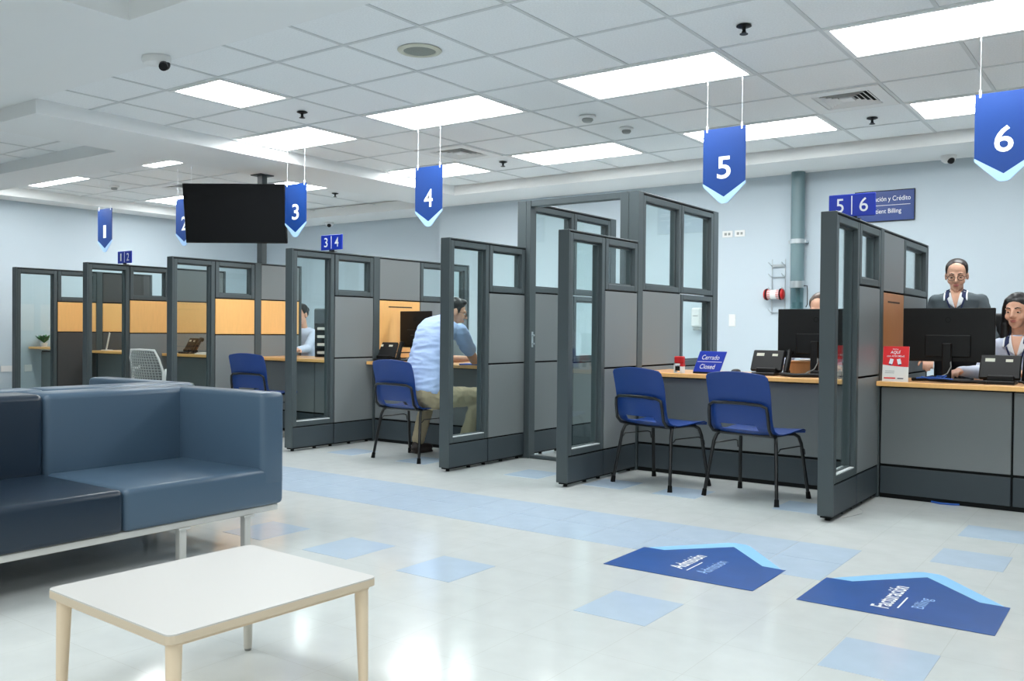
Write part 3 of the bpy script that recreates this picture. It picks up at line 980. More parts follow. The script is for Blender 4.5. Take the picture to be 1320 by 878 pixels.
# ------------------------------------------------------------------ sofas
def rbox(name, m, parent, x0, x1, y0, y1, z0, z1, r=.03, sub=3):
    bm = bmesh.new()
    bmesh.ops.create_cube(bm, size=1)
    for v in bm.verts:
        v.co = Vector(((x0 + x1) / 2 + v.co.x * (x1 - x0), (y0 + y1) / 2 + v.co.y * (y1 - y0), (z0 + z1) / 2 + v.co.z * (z1 - z0)))
    bmesh.ops.bevel(bm, geom=bm.edges[:], offset=r, segments=sub, profile=.5, affect='EDGES')
    me = bpy.data.meshes.new(name)
    bm.to_mesh(me); bm.free()
    me.materials.append(m)
    me.polygons.foreach_set('use_smooth', [True] * len(me.polygons))
    o = bpy.data.objects.new(name, me)
    COL.objects.link(o)
    o.parent = parent
    return o
def make_sofa(label, loc, rz, m_far, m_near):
    """local: front faces +x; length along y from -.85 to .85"""
    t = thing('sofa', label, 'sofa', loc, rz, 'back to back waiting sofas')
    L, S, A = .855, .715, .14
    zb, zs, zt = .20, .385, .757
    xf, xb = 0.0, -.92
    # +y half
    rbox('seat_cushion', m_far, t, xb + .24, xf, .001, L, zb, zs, .026)
    rbox('backrest', m_far, t, xb, xb + .245, .001, L - .001, zb + .002, zt, .03)
    rbox('armrest', m_far, t, xb + .2, xf + .0005, S, L + .0005, zs - .10, zt, .026)
    rbox('seat_cushion', m_near, t, xb + .24, xf, -L, -.001, zb, zs, .026)
    rbox('backrest', m_near, t, xb, xb + .245, -L + .001, -.001, zb + .002, zt, .03)
    rbox('armrest', m_near, t, xb + .2, xf + .0005, -L - .0005, -S, zs - .10, zt, .026)
    fr = MB()
    for x in (xf - .045, xb + .045):
        fr.box(x - .02, x + .02, -L + .02, L - .02, zb - .032, zb - .001, .003)
    for y in (-L + .05, 0, L - .05):
        fr.box(xb + .065, xf - .065, y - .015, y + .015, zb - .032, zb - .001, .003)
    obj('base_frame', fr, M['alum'], t)
    for x in (xf - .045, xb + .05):
        for y in (-L + .2, .34, L - .2) if x < -.1 else (-L + .2, .30, L - .2):
            l = obj('leg', MB().box(x - .018, x + .018, y - .018, y + .018, .012, zb - .03, .003).box(x - .03, x + .03, y - .03, y + .03, zb - .04, zb - .031), M['alum'], t)
            obj('foot_pad', MB().lathe([(0, 0), (.02, 0), (.02, .008), (.012, .014), (0, .014)], 14, (x, y, 0)), M['rub'], l)
    return t
make_sofa('large slate blue vinyl sofa with navy left half in the foreground', (-3.555, 2.125, 0), 0, M['sofa'], M['sofad'])
make_sofa('slate blue sofa back to back behind the foreground sofa', (-5.44, 2.285, 0), pi, M['sofa'], M['sofa'])

# ------------------------------------------------------------------ coffee table
t = thing('coffee_table', 'low white coffee table with beige edge and tapered legs', 'table', (-2.194, 1.595, 0), R(-2.2))
a, b, zt = .310, .337, .345
def rrect(a, b, r, n=6):
    p = []
    for cx, cy, s in ((a - r, b - r, 0), (-a + r, b - r, pi / 2), (-a + r, -b + r, pi), (a - r, -b + r, 3 * pi / 2)):
        for k in range(n + 1):
            an = s + pi / 2 * k / n
            p.append((cx + r * cos(an), cy + r * sin(an)))
    return p
obj('tabletop', MB().prism(rrect(a - .001, b - .001, .022), zt - .004, zt), M['twhite'], t)
obj('edge_band', MB().prism(rrect(a, b, .023), zt - .024, zt - .004), M['tedge'], t)
obj('apron', MB().prism(rrect(a - .012, b - .012, .02), zt - .034, zt - .024), M['tleg'], t)
for sx in (-1, 1):
    for sy in (-1, 1):
        x, y = sx * (a - .034), sy * (b - .034)
        l = obj('leg', MB().tube([(x + sx * .006, y + sy * .006, .008), (x, y, zt - .03)], [.0135, .0205], 16), M['tlegw'] if (sx, sy) == (-1, 1) else M['tleg'], t, True)
        obj('foot_pad', MB().cone((x + sx * .006, y + sy * .006, 0), (x + sx * .006, y + sy * .006, .009), .011, .011, 12), M['plg'], l)

# ------------------------------------------------------------------ television
t = thing('television', 'large black flat television hanging between signs 2 and 3', 'television', (-7.735, 5.82, 2.24))
t.rotation_euler = (R(11), 0, yaw - .02)
tw, th_ = .525, .303
obj('casing', MB().box(-tw, tw, 0, .035, -th_, th_, .004).box(-tw * .6, tw * .6, .035, .06, -th_ * .6, th_ * .5, .01), M['blk'], t)
obj('screen', MB().box(-tw + .008, tw - .008, -.002, .0, -th_ + .014, th_ - .008), M['scr'], t)
obj('bracket', MB().box(-.1, .1, .06, .075, -.12, .12, .002).tube([(0, .07, 0), (.02, .42, .0)], .018, 8), M['blk'], t)

# ------------------------------------------------------------------ counter-top equipment
def monitor(x, y, label, w=.556, h=.355, z0=.89, rz=0.0, zt=.765):
    t = thing('monitor', label, 'monitor', (x, y, zt), rz, 'monitors seen from behind')
    a = w / 2
    z0 -= zt
    obj('casing', MB().box(-a, a, 0, .02, z0, z0 + h, .004).box(-a * .5, a * .5, -.012, 0, z0 + .03, z0 + h * .5, .006), M['blk'], t)
    obj('screen', MB().box(-a + .006, a - .006, .02, .0215, z0 + .01, z0 + h - .006), M['scr'], t)
    obj('emblem', MB().lathe([(.014, 0), (.018, 0), (.018, .001), (.014, .001)], 20).xf(Matrix.Rotation(pi / 2, 4, 'X')).xf(Matrix.Translation((0, -.0005, z0 + h * .78))), M['rub'], t)
    obj('stand', MB().box(-.028, .028, -.04, -.012, .012, z0 + h * .35, .006).box(-.12, .12, -.11, .11, 0, .012, .004), M['blk'], t)
    obj('power_cable', MB().tube([(.02, -.025, z0 + .02), (.03, -.05, z0 - .03), (.01, -.06, .05), (-.05, -.08, .016)], .004, 6), M['plg'], t, True)
monitor(-1.152, 6.50, 'black monitor back in front of the standing woman')
monitor(-2.016, 6.50, 'black monitor back behind the post of the rightmost partition')
monitor(-5.815, 6.45, 'black monitor back beside the man', .44, .35, .895, -.1)

def desk_phone(x, y, rz, label):
    t = thing('desk_phone', label, 'telephone', (x, y, .765), rz, 'black desk phones')
    def tilt(m_):
        return m_.xf(Matrix.Translation((0, .0, .03)) @ Matrix.Rotation(R(-28), 4, 'X'))
    obj('stand', MB().box(-.085, .085, -.09, .08, 0, .022, .004).box(-.075, .075, -.035, .03, .02, .055, .006), M['blk'], t)
    obj('body', tilt(MB().box(-.125, .105, -.012, .018, .0, .165, .006)), M['blk'], t)
    obj('handset', tilt(MB().box(.112, .152, -.008, .03, -.015, .185, .014).ell((.132, .03, .165), (.024, .02, .026)).ell((.132, .03, .01), (.024, .02, .026))), M['blk'], t, True)
    obj('sticker', tilt(MB().box(-.095, -.04, -.0128, -.012, .115, .138).box(.02, .06, -.0128, -.012, .115, .134)), M['cream'], t)
    obj('cord', MB().tube([(.1, -.02, .02), (.16, -.06, .012), (.24, -.07, .012), (.3, -.03, .012)], .007, 8), M['blk'], t, True)
desk_phone(-2.305, 6.32, 0, 'black desk phone beside the monitor left of the rightmost partition')
desk_phone(-.815, 6.32, 0, 'black desk phone in front of the seated long-haired woman')
desk_phone(-6.03, 6.26, .3, 'black desk phone under the monitor beside the man')
desk_phone(-9.10, 6.22, -.2, 'black desk phone at the mesh chair station')
desk_phone(-10.98 + .35, 6.55, .2, 'black desk phone behind the tilted white frame')

# closed sign
t = thing('desk_sign', 'blue slanted Cerrado Closed sign on the worktop', 'sign', (-2.725, 6.2, .765))
sh = Matrix(((1, 0, .30, 0), (0, 1, .16, 0), (0, 0, 1, 0), (0, 0, 0, 1)))
obj('board', MB().box(-.105, .105, -.004, .004, .012, .165, .003).xf(sh), M['splate'], t)
obj('foot_rest', MB().box(-.10, .10, -.004, .07, 0, .012, .002), M['blk'], t)
RS = Matrix(((1, .30, 0), (0, .16, -1), (0, 1, 0)))
text('lettering', 'Cerrado', M['white'], t, (.035, .013, .121), (.135, .034), RS)
text('lettering', 'Closed', M['white'], t, (.012, .002, .053), (.115, .034), RS)
obj('line', MB().box(-.095, .095, -.0055, -.004, .086, .089).xf(sh), M['white'], t)
# self-inking stamp
t = thing('ink_stamp', 'red and white self inking stamp beside the Closed sign', 'stamp', (-2.91, 6.15, .765))
obj('handle', MB().box(-.036, .036, -.02, .02, .072, .125, .006).box(.012, .036, -.02, .02, .05, .072), M['red'], t)
obj('body', MB().box(-.038, -.030, -.02, .02, 0, .072).box(.012, .034, -.02, .02, 0, .05).box(-.038, .012, -.02, .02, .058, .072).box(-.034, .03, -.02, .02, 0, .006), M['plw'], t)
obj('die_plate', MB().box(-.028, .010, -.016, .016, .018, .05), M['blk'], t)
tag(obj('mouse', MB().ell((0, 0, .017), (.032, .055, .018)), M['blk'], None, True), 'black mouse shape on the worktop behind the Closed sign', 'mouse').location = (-2.58, 6.42, .764)
tag(obj('key_bunch', MB().tube([(-.05, 0, .008), (-.02, .012, .014), (.02, 0, .008), (.06, .01, .008)], .007, 6).cone((-.03, 0, .004), (.0, .01, .012), .016, .012, 8), M['soil'], None, True), 'small brown bunch of keys on the worktop right of the Closed sign', 'keys').location = (-2.53, 6.18, .7655)

# promo card
t = thing('promo_card', 'red and white AQUÍ payment card on the right worktop', 'sign', (-1.392, 6.12, .765), 0)
tl = Matrix.Rotation(R(-8), 4, 'X')
tl3 = tl.to_3x3() @ RX90
obj('card', MB().box(-.079, .079, -.0015, .0015, 0.0, .228).xf(tl), M['paper'], t)
wave = [(-.0785, .228), (-.0785, .108)] + [(-.0785 + .157 * k / 12, .108 - .012 * sin(pi * .5 * k / 12)) for k in range(1, 13)] + [(.0785, .228)]
m_ = MB().prism(wave, .0016, .0020)
m_.v = [(p[0], -p[2], p[1]) for p in m_.v]
obj('red_field', m_.xf(tl), M['redp'], t)
def onc(x, z, off=.0021):
    return tl @ Vector((x, -off, z))
text('lettering', 'PAGA', M['white'], t, onc(-.003, .209), (.034, .008), tl3, .0003)
text('lettering', 'AQUÍ', M['white'], t, onc(-.003, .190), (.062, .026), tl3, .0003, .02, .15)
text('lettering', 'con ATH Móvil', M['white'], t, onc(-.002, .165), (.105, .013), tl3, .0003, .01)
for sx, an in ((-1, 14), (1, -14)):
    ph = MB().box(-.011, .011, -.0006, .0, -.017, .017).xf(tl @ Matrix.Translation((sx * .024 - .003, -.0025, .130)) @ Matrix.Rotation(R(an), 4, 'Y'))
    obj('phone_print', ph, M['white'], t)
    ph = MB().ell((0, 0, -.012), (.013, .0004, .008)).xf(tl @ Matrix.Translation((sx * .026 - .003, -.0023, .126)))
    obj('hand_print', ph, M['navy'], t)
for k in range(2):
    obj('text_line', MB().box(-.062, -.006, -.0022, -.0016, .066 - .012 * k, .069 - .012 * k).xf(tl), M['plg'], t)
obj('text_line', MB().box(-.068, .002, -.0022, -.0016, .018, .026).xf(tl), M['redp'], t)
obj('text_line', MB().box(.014, .05, -.0022, -.0016, .018, .024).xf(tl), M['navy'], t)
obj('easel', MB().box(-.02, .02, .002, .05, 0.0, .004).box(-.02, .02, .028, .031, .0, .09), M['paper'], t)

# cables on the two right-hand worktops
tag(obj('cable_bundle', MB().tube([(-2.17, 6.22, .782), (-2.05, 6.16, .779), (-1.95, 6.18, .782), (-1.85, 6.2, .782), (-1.72, 6.21, .782), (-1.62, 6.24, .78)], .013, 8), M['blk'], None, True), 'thick black cable bundle along the worktop beside the middle desk phone', 'cable')
tag(obj('cable_bundle', MB().tube([(-1.32, 6.28, .778), (-1.22, 6.22, .784), (-1.12, 6.20, .779), (-.98, 6.2, .779), (-.88, 6.2, .779)], .011, 8).tube([(-1.3, 6.34, .775), (-1.2, 6.28, .80), (-1.08, 6.26, .775), (-.95, 6.3, .775)], .008, 8), M['blk'], None, True), 'black cable bundle along the worktop beside the red card', 'cable')
tag(obj('cable_bundle', MB().tube([(-1.25, 6.19, .80), (-1.2, 6.18, .79), (-1.12, 6.165, .795), (-1.1, 6.18, .81), (-1.16, 6.19, .805)], .004, 6).tube([(-1.28, 6.2, .79), (-1.18, 6.17, .80), (-1.06, 6.17, .79)], .004, 6), M['bluec'], None, True), 'blue network cable coiled on the worktop under the right monitor', 'cable')
tag(obj('power_strip', MB().box(-.14, .14, -.03, .03, 0, .045, .006).box(-.12, -.09, -.032, -.03, .012, .034).box(-.06, -.03, -.032, -.03, .012, .034), M['blk'], None), 'black power box on the worktop left of the rightmost partition', 'power strip').location = (-1.84, 6.30, .765)
t = thing('monitor_riser', 'light wooden desk riser with papers below the middle monitor', 'riser', (-2.13, 6.68, .765))
obj('board', MB().box(-.13, .10, -.05, .06, .085, .1, .003), M['top'], t)
obj('front_panel', MB().box(-.125, .095, -.045, -.035, 0, .085), M['top'], t)
obj('side_panel', MB().box(-.128, -.116, -.034, .055, 0, .085).box(.086, .098, -.034, .055, 0, .085), M['top'], t)
obj('papers', MB().box(-.06, .09, -.04, .05, .1005, .106).box(-.05, .08, -.03, .05, .106, .111), M['paper'], t)

# plant on the far-left worktop
t = thing('potted_plant', 'small leafy plant in a white pot on the far left worktop', 'plant', (-12.22, 6.13, .79))
obj('pot', MB().lathe([(0, 0), (.035, 0), (.045, .05), (.04, .05), (.035, .045), (0, .045)], 16), M['plw'], t, True)
for k in range(11):
    an = k * 2.4; ln = .10 + .04 * ((k * 37) % 5) / 5; el = .65 + .6 * ((k * 53) % 7) / 7
    d = Vector((cos(an) * cos(el), sin(an) * cos(el), sin(el)))
    s = d.cross(Vector((0, 0, 1))).normalized()
    up = s.cross(d)
    b0 = Vector((0, 0, .048))
    P = [b0, b0 + d * ln * .5, b0 + d * ln * .8 + s * .034, b0 + d * ln * 1.25 - up * .01, b0 + d * ln * .8 - s * .034]
    lf = MB().add([P[0], P[0] + s * .002, P[2], P[3], P[4], P[0] - s * .002, P[1] + up * .008 + d * ln * .2], [(0, 1, 6), (1, 2, 6), (2, 3, 6), (3, 4, 6), (4, 5, 6), (5, 0, 6)])
    obj('leaf', lf, M['leaf'], t, fix=False)
# tilted white frame at the second station, document trays at the third
t = thing('document_holder', 'tilted white document holder seen through the partition under 1|2', 'holder', (-10.93, 6.27, .765))
obj('sheet', MB().box(-.10, .10, -.004, .004, .0, .24).xf(Matrix.Rotation(R(20), 4, 'Y') @ Matrix.Diagonal((.12, 1, 1, 1))), M['plw'], t)
obj('base', MB().box(-.03, .07, -.05, .05, 0, .008), M['plw'], t)
tag(obj('paper_stack', MB().box(-.13, .13, -.09, .09, 0, .012).box(-.11, .12, -.08, .09, .012, .02), M['paper'], None), 'stack of white papers on the worktop at the mesh chair station', 'papers').location = (-8.70, 6.20, .7655)
tag(obj('swivel_arm', MB().tube([(0, 0, 0), (-.03, 0, .06), (.06, 0, .12), (.05, 0, .2)], .012, 8).box(-.02, .12, -.01, .01, .19, .22, .004).cone((0, 0, 0), (0, 0, .012), .05, .05, 14), M['blk'], None, True), 'black jointed arm on the worktop at the mesh chair station', 'arm').location = (-8.86, 6.38, .765)
t = thing('letter_tray', 'stack of grey letter trays with papers behind the 3|4 partition glass', 'tray', (-7.16, 6.64, .765))
for k in range(4):
    tr = obj('tray', MB().box(-.15, .15, -.11, .11, .03 + k * .085, .034 + k * .085).box(-.15, -.145, -.11, .11, .03 + k * .085, .075 + k * .085).box(.145, .15, -.11, .11, .03 + k * .085, .075 + k * .085), M['blk'], t)
    obj('papers', MB().box(-.13, .13, -.1, .1, .0345 + k * .085, .062 + k * .085), M['paper'], tr)
obj('tray_frame', MB().box(-.155, -.15, -.11, .11, 0, .36).box(.15, .155, -.11, .11, 0, .36).box(-.155, .155, .11, .114, 0, .36), M['blk'], t)
tag(obj('papers_on_desk', MB().box(-.12, .12, -.09, .09, 0, .01).xf(Matrix.Rotation(.3, 4, 'Z')), M['bluec'], None), 'blue papers under the forearms of the seated man', 'papers').location = (-4.86, 6.18, .7655)

# ------------------------------------------------------------------ things on the back wall
def wplate(x, z, w, h, label, kind):
    t = thing('wall_plate', label, 'wall plate', (x, YB, z), 0, 'white plates on the back wall')
    obj('plate', MB().box(-w / 2, w / 2, -.008, -.0005, -h / 2, h / 2, .002), M['plw'], t)
    if kind == 'sw':
        obj('rocker', MB().box(-.016, .016, -.012, -.008, -.034, .034, .002), M['plw'], t)
    else:
        obj('socket', MB().box(-.034, -.006, -.0095, -.008, -.014, .014).box(.008, .034, -.0095, -.008, -.014, .014), M['plg'], t)
wplate(-3.854, 2.133, .115, .07, 'white outlet plate high on the back wall, left of the pair', 'so')
wplate(-3.714, 2.134, .115, .07, 'white outlet plate high on the back wall, right of the pair', 'so')
wplate(-3.79, 1.197, .075, .13, 'white light switch plate on the back wall right of the tall windows', 'sw')
t = thing('wall_plate', 'white outlet plate low on the left wall at the left edge', 'wall plate', (XL, 5.72, .50), 0, 'white plates on the left wall')
obj('plate', MB().box(.0005, .008, -.09, .09, -.04, .04, .002), M['plw'], t)
t = thing('wall_plate', 'white outlet plate low on the left wall behind the leftmost pane', 'wall plate', (XL, 5.98, .50), 0, 'white plates on the left wall')
obj('plate', MB().box(.0005, .008, -.05, .05, -.045, .045, .002), M['plw'], t)
t = thing('soap_dispenser', 'white hand sanitiser dispenser seen through the lower tall window', 'dispenser', (-4.175, YB, 1.20))
obj('housing', MB().box(-.058, .058, -.10, -.0005, -.08, .135, .018), M['plw'], t)
obj('nozzle', MB().box(-.04, .04, -.09, -.01, -.115, -.082, .01), M['plg'], t)
obj('window', MB().box(-.03, .03, -.1015, -.1, .04, .05), M['plg'], t)

t = thing('pneumatic_tube', 'tall grey pneumatic tube with steel collar on the back wall', 'tube', (-3.06, YB - .09, 0))
obj('upper_pipe', MB().cone((0, 0, 1.60), (0, 0, ZS - .001), .068, .068, 24), M['tube'], t, True)
obj('collar', MB().cone((0, 0, 1.985), (0, 0, 2.03), .076, .076, 24).box(-.09, .09, -.012, .09, 1.99, 2.02), M['galv'], t, True)
obj('lower_ring', MB().cone((0, 0, 1.53), (0, 0, 1.60), .075, .075, 24), M['galv'], t, True)
obj('receiver', MB().cone((0, 0, 1.30), (0, 0, 1.53), .066, .066, 24), M['clear'], t, True)
obj('receiver_core', MB().cone((0, 0, 1.32), (0, 0, 1.38), .05, .05, 16).cone((0, .03, 1.38), (0, .03, 1.53), .02, .02, 8), M['tube'], t, True)
obj('base_ring', MB().cone((0, 0, 1.24), (0, 0, 1.30), .074, .074, 24).box(-.05, .05, -.04, .0895, .9, 1.24, .004), M['galv'], t, True)
obj('handle', MB().tube([(.075, -.01, 1.55), (.11, -.02, 1.55), (.115, -.02, 1.50), (.115, -.02, 1.36), (.10, -.02, 1.33)], .005, 6), M['blk'], t, True)
t = thing('wire_rack', 'small steel wire rack on the back wall left of the tube', 'rack', (-3.28, YB, 1.55))
for sx in (-1, 1):
    obj('upright', MB().cone((sx * .07, -.012, -.29), (sx * .07, -.012, .29), .005, .005, 8), M['galv'], t)
for z in (.22, .10, -.04, -.27):
    obj('crossbar', MB().tube([(-.07, -.012, z), (-.07, -.05, z + .005), (-.09, -.075, z + .035)], .004, 6).tube([(.07, -.012, z), (.07, -.05, z + .005), (.05, -.075, z + .035)], .004, 6).tube([(-.07, -.013, z), (.07, -.013, z)], .004, 6), M['galv'], t)
obj('crossbar', MB().box(-.072, .072, -.02, -.014, .205, .235), M['galv'], t)
t = thing('tube_carrier', 'red ended carrier with pale body resting on the wire rack', 'carrier', (-3.305, YB - .075, 1.468))
ry = Matrix.Rotation(pi / 2, 4, 'Y')
obj('barrel', MB().cone((-.09, 0, 0), (.09, 0, 0), .05, .05, 20), M['plw'], t, True)
for sx in (-1, 1):
    e = obj('end_cap', MB().lathe([(0, .108), (.036, .106), (.054, .096), (.058, .084), (.058, .066), (.05, .062), (.05, .03), (0, .03)], 20).xf(Matrix.Rotation(sx * pi / 2, 4, 'Y')), M['red'], t, True)
    obj('seal_ring', MB().lathe([(.05, .064), (.0605, .066), (.062, .074), (.0605, .082), (.05, .084)], 20).xf(Matrix.Rotation(sx * pi / 2, 4, 'Y')), M['rub'], e, True)

# thin cable on the floor by the rightmost partition, blue cable end under the counter
tag(obj('floor_cable', MB().tube([(-1.49, 5.34, .003), (-1.46, 5.45, .003), (-1.435, 5.54, .003), (-1.45, 5.63, .003), (-1.49, 5.70, .003)], .0012, 6), M['plg'], None, True), 'thin loop of cable on the floor beside the rightmost partition', 'cable')
tag(obj('floor_cable', MB().tube([(-1.18, 6.20, .006), (-1.13, 6.175, .006), (-1.06, 6.18, .006), (-1.02, 6.20, .006)], .006, 6), M['bluec'], None, True), 'short blue cable end on the floor under the right counter', 'cable')

# office chairs behind the counters
def office_chair(x, y, rz, label, top=1.2, m_=None):
    m_ = m_ or M['blk']
    t = thing('office_chair', label, 'chair', (x, y, 0), rz, 'office chairs behind the counters')
    rbox('seat', m_, t, -.24, .24, -.23, .24, .43, .50, .03)
    rbox('backrest', m_, t, -.23, .23, -.30, -.25, .60, top, .024)
    obj('back_post', MB().tube([(0, -.1, .42), (0, -.26, .45), (0, -.29, .6), (0, -.29, .7)], .02, 8), M['blk'], t, True)
    obj('column', MB().cone((0, 0, .08), (0, 0, .43), .03, .03, 12), M['blk'], t)
    for k in range(5):
        an = 2 * pi * k / 5 + .3
        l = obj('spoke', MB().tube([(0, 0, .09), (cos(an) * .28, sin(an) * .28, .065)], [.024, .016], 8), M['blk'], t, True)
        obj('caster', MB().ell((cos(an) * .28, sin(an) * .28, .029), (.028, .028, .028)), M['rub'], l, True)
office_chair(-.86, 7.36, pi + .2, 'black office chair behind the seated long-haired woman', 1.23)
office_chair(-2.12, 7.14, pi, 'black office chair behind the middle monitor', 1.05)
office_chair(-8.13, 7.22, pi, 'dark office chair of the worker in white', .95)
office_chair(-8.72, 7.85, pi + .3, 'dark mesh office chair at the far wall behind the 3|4 partition', 1.33, M['base'])

# ------------------------------------------------------------------ people
from mathutils import noise as NZ
from mathutils.bvhtree import BVHTree
def remesh(name, mb, m, parent, voxel, smooth=3, fac=.5, wrinkle=None):
    o = obj(name, mb, m, parent, True)
    r = o.modifiers.new('r', 'REMESH'); r.mode = 'VOXEL'; r.voxel_size = voxel; r.use_smooth_shade = True
    s = o.modifiers.new('s', 'SMOOTH'); s.factor = fac; s.iterations = smooth
    bpy.context.view_layer.update()
    me = bpy.data.meshes.new_from_object(o.evaluated_get(DG()))
    me.name = name
    old = o.data
    o.modifiers.clear()
    o.data = me
    bpy.data.meshes.remove(old)
    if not me.materials: me.materials.append(m)
    if wrinkle:
        amp, sc = wrinkle
        nr = [v.normal.copy() for v in me.vertices]
        for v, n in zip(me.vertices, nr):
            p = Vector((v.co.x * sc[0], v.co.y * sc[1], v.co.z * sc[2]))
            q = NZ.noise(p) + .5 * NZ.noise(p * 2.1)
            v.co += n * amp * (1 - 2.2 * abs(q))
        me.update()
    me.polygons.foreach_set('use_smooth', [True] * len(me.polygons))
    return o

V = Vector
def hand(mb, wrist, d, n, side, curl=.5):
    """wrist position, d: direction of the fingers, n: back-of-hand normal, side=+1 thumb on d x n side"""
    d = d.normalized(); n = (n - d * n.dot(d)).normalized(); s = d.cross(n) * side
    c = wrist + d * .05
    mtx = Matrix((s, d, n)).transposed()
    mb.ell(c, (.040, .052, .015), mtx)
    mb.cap(wrist - d * .01, wrist + d * .03, .025, .026)
    for k, ln in enumerate((.066, .076, .070, .055)):
        b0 = wrist + d * (.088 - .004 * abs(k - 1.2)) + s * (.030 - .020 * k)
        b1 = b0 + (d * cos(curl * .5) - n * sin(curl * .5)) * ln * .45
        b2 = b1 + (d * cos(curl * 1.3) - n * sin(curl * 1.3)) * ln * .33
        b3 = b2 + (d * cos(curl * 2.0) - n * sin(curl * 2.0)) * ln * .25
        mb.cap(b0 - d * .02, b0, .0095, .0092, 8); mb.cap(b0, b1, .0092, .0086, 8); mb.cap(b1, b2, .0086, .008, 8); mb.cap(b2, b3, .008, .0072, 8)
    t0 = wrist + d * .025 + s * .030
    t1 = t0 + (d * .65 + s * .62 - n * .35).normalized() * .042
    t2 = t1 + (d * .9 + s * .2 - n * .35).normalized() * .032
    mb.cap(t0, t1, .014, .0105, 8); mb.cap(t1, t2, .0105, .0085, 8)

def person(label, P, hair='bun', skin='skin', hairm='hairb', top='cardi', bottom='dark', sleeve='long', gender='f', glasses=False, yawh=0., pith=0., group=None, collar=True, lanyard=False, curl=.6, hair_len=.3):
    """P: world joints. hip, chest, neck, head, sh(L,R), el, wr, hp, kn, an; facing yaw P['yaw'] (0 = towards -y)"""
    base = V((P['hip'].x, P['hip'].y, 0))
    t = thing('person', label, 'person', base)
    g = lambda k: P[k] - base
    yw = P['yaw']
    fwd = V((-sin(yw) * -1, -cos(yw), 0)) if False else Matrix.Rotation(yw, 3, 'Z') @ V((0, -1, 0))
    sd = Matrix.Rotation(yw, 3, 'Z') @ V((-1, 0, 0))     # person's right as seen from the front = image left
    hip, chest, neck, head = g('hip'), g('chest'), g('neck'), g('head')
    F = 1.0 if gender == 'm' else .9
    up = (neck - hip).normalized()
    lat = sd
    fr = up.cross(lat).normalized()
    if fr.dot(fwd) < 0: fr = -fr
    T3 = Matrix((lat, fr, up)).transposed()
    Hm = Matrix.Rotation(yw + yawh, 3, 'Z') @ Matrix.Rotation(pith, 3, 'X') # local: x left/right, -y forward, z up
    hd = lambda x, y, z: head + Hm @ V((x, -y, z))
    # ---- torso shapes
    def torso(mb, e, low=0.0):
        K = F if gender == 'm' else .92
        prof = [(-.12, .110, .085), (-.08, .150, .108), (.0, .168, .118), (.12, .170, .118), (.32, .152, .108), (.5, .155, .110), (.68, .172, .118), (.82, .182, .112), (.91, .172, .095), (.97, .120, .075), (1.02, .066, .060), (1.05, .050, .050)]
        c1 = chest * 2 - (hip + neck) * .5
        rings = []
        nseg = 20
        for (tt, hw, hdp) in prof:
            if tt < low: continue
            q = min(max(tt, -.2), 1.1)
            p = hip * (1 - q) ** 2 + c1 * 2 * q * (1 - q) + neck * q * q
            tg = ((c1 - hip) * (1 - q) + (neck - c1) * q).normalized()
            fd = tg.cross(lat).normalized()
            if fd.dot(fr) < 0: fd = -fd
            rings.append([p + lat * (hw * K + e) * cos(2 * pi * k / nseg) + fd * (hdp * K + e) * sin(2 * pi * k / nseg) * (1.0) for k in range(nseg)])
        vs = [v for r in rings for v in r]
        fs = [(i * nseg + k, i * nseg + (k + 1) % nseg, (i + 1) * nseg + (k + 1) % nseg, (i + 1) * nseg + k) for i in range(len(rings) - 1) for k in range(nseg)]
        fs += [tuple(range(nseg))[::-1], tuple(range((len(rings) - 1) * nseg, len(rings) * nseg))]
        mb.add(vs, fs)
        if gender == 'f':
            for s in (-1, 1):
                mb.ell(chest + lat * s * .072 + fr * .072 - up * .0, (.060 + e, .052 + e, .062 + e), T3)
        for s in ('L', 'R'):
            sh = g('sh' + s)
            mb.cap(neck - up * .075 + (sh - neck) * .25, sh, .046 + e * .6, (.054 if gender == 'm' else .046) * F + e * .6)
    def arm(mb, s, e, upto=1.0):
        sh, el, wr = g('sh' + s), g('el' + s), g('wr' + s)
        if upto >= 1:
            mb.cap(sh, el, (.055 if gender == 'm' else .047) * F + e * .7, .040 * F + e * .7); mb.cap(el, wr, .041 * F + e, .027 * F + e * .8)
        else:
            mb.cap(sh, sh.lerp(el, upto), .057 * F + e, .050 * F + e)
    def legs(mb, e, upto=1.0):
        for s in ('L', 'R'):
            hp, kn, an = g('hp' + s), g('kn' + s), g('an' + s)
            mb.cap(hp, kn, .088 * F + e, .058 * F + e); mb.cap(kn, kn.lerp(an, upto), .057 * F + e, .040 + e)
            mb.cap(hip, hp, .10 * F + e, .088 * F + e)
    # ---- body
    b = MB()
    torso(b, -.006)
    b.cap(neck - up * .05, head + Hm @ V((0, .015, -.05)), .052 * F, .050 * F)
    for s in ('L', 'R'):
        arm(b, s, 0)
        el, wr = g('el' + s), g('wr' + s)
        dv = P.get('hd' + s) or (wr - el)
        hand(b, wr, V(dv), P.get('hn' + s) or V((0, 0, 1)), (1 if s == 'R' else -1), curl)
    legs(b, -.004)
    # head: skull, face, jaw, nose, brow, ears
    b.ell(hd(0, -.012, .045), (.073, .092, .078), Hm, 18, 12)
    b.ell(hd(0, .030, .0), (.062, .058, .085), Hm, 18, 12)
    b.ell(hd(0, .040, -.058), (.046, .042, .045), Hm)
    b.ell(hd(0, .064, -.088), (.022, .018, .018), Hm)
    for s in (-1, 1):
        b.ell(hd(s * .036, .060, -.022), (.026, .022, .028), Hm)
        b.ell(hd(s * .030, .078, .030), (.026, .014, .010), Hm)
        b.ell(hd(s * .073, -.005, .0), (.010, .020, .032), Hm)
    b.cap(hd(0, .088, .022), hd(0, .108, -.020), .008, .0115, 8)
    b.ell(hd(.011, .097, -.024), (.009, .010, .007), Hm); b.ell(hd(-.011, .097, -.024), (.009, .010, .007), Hm)
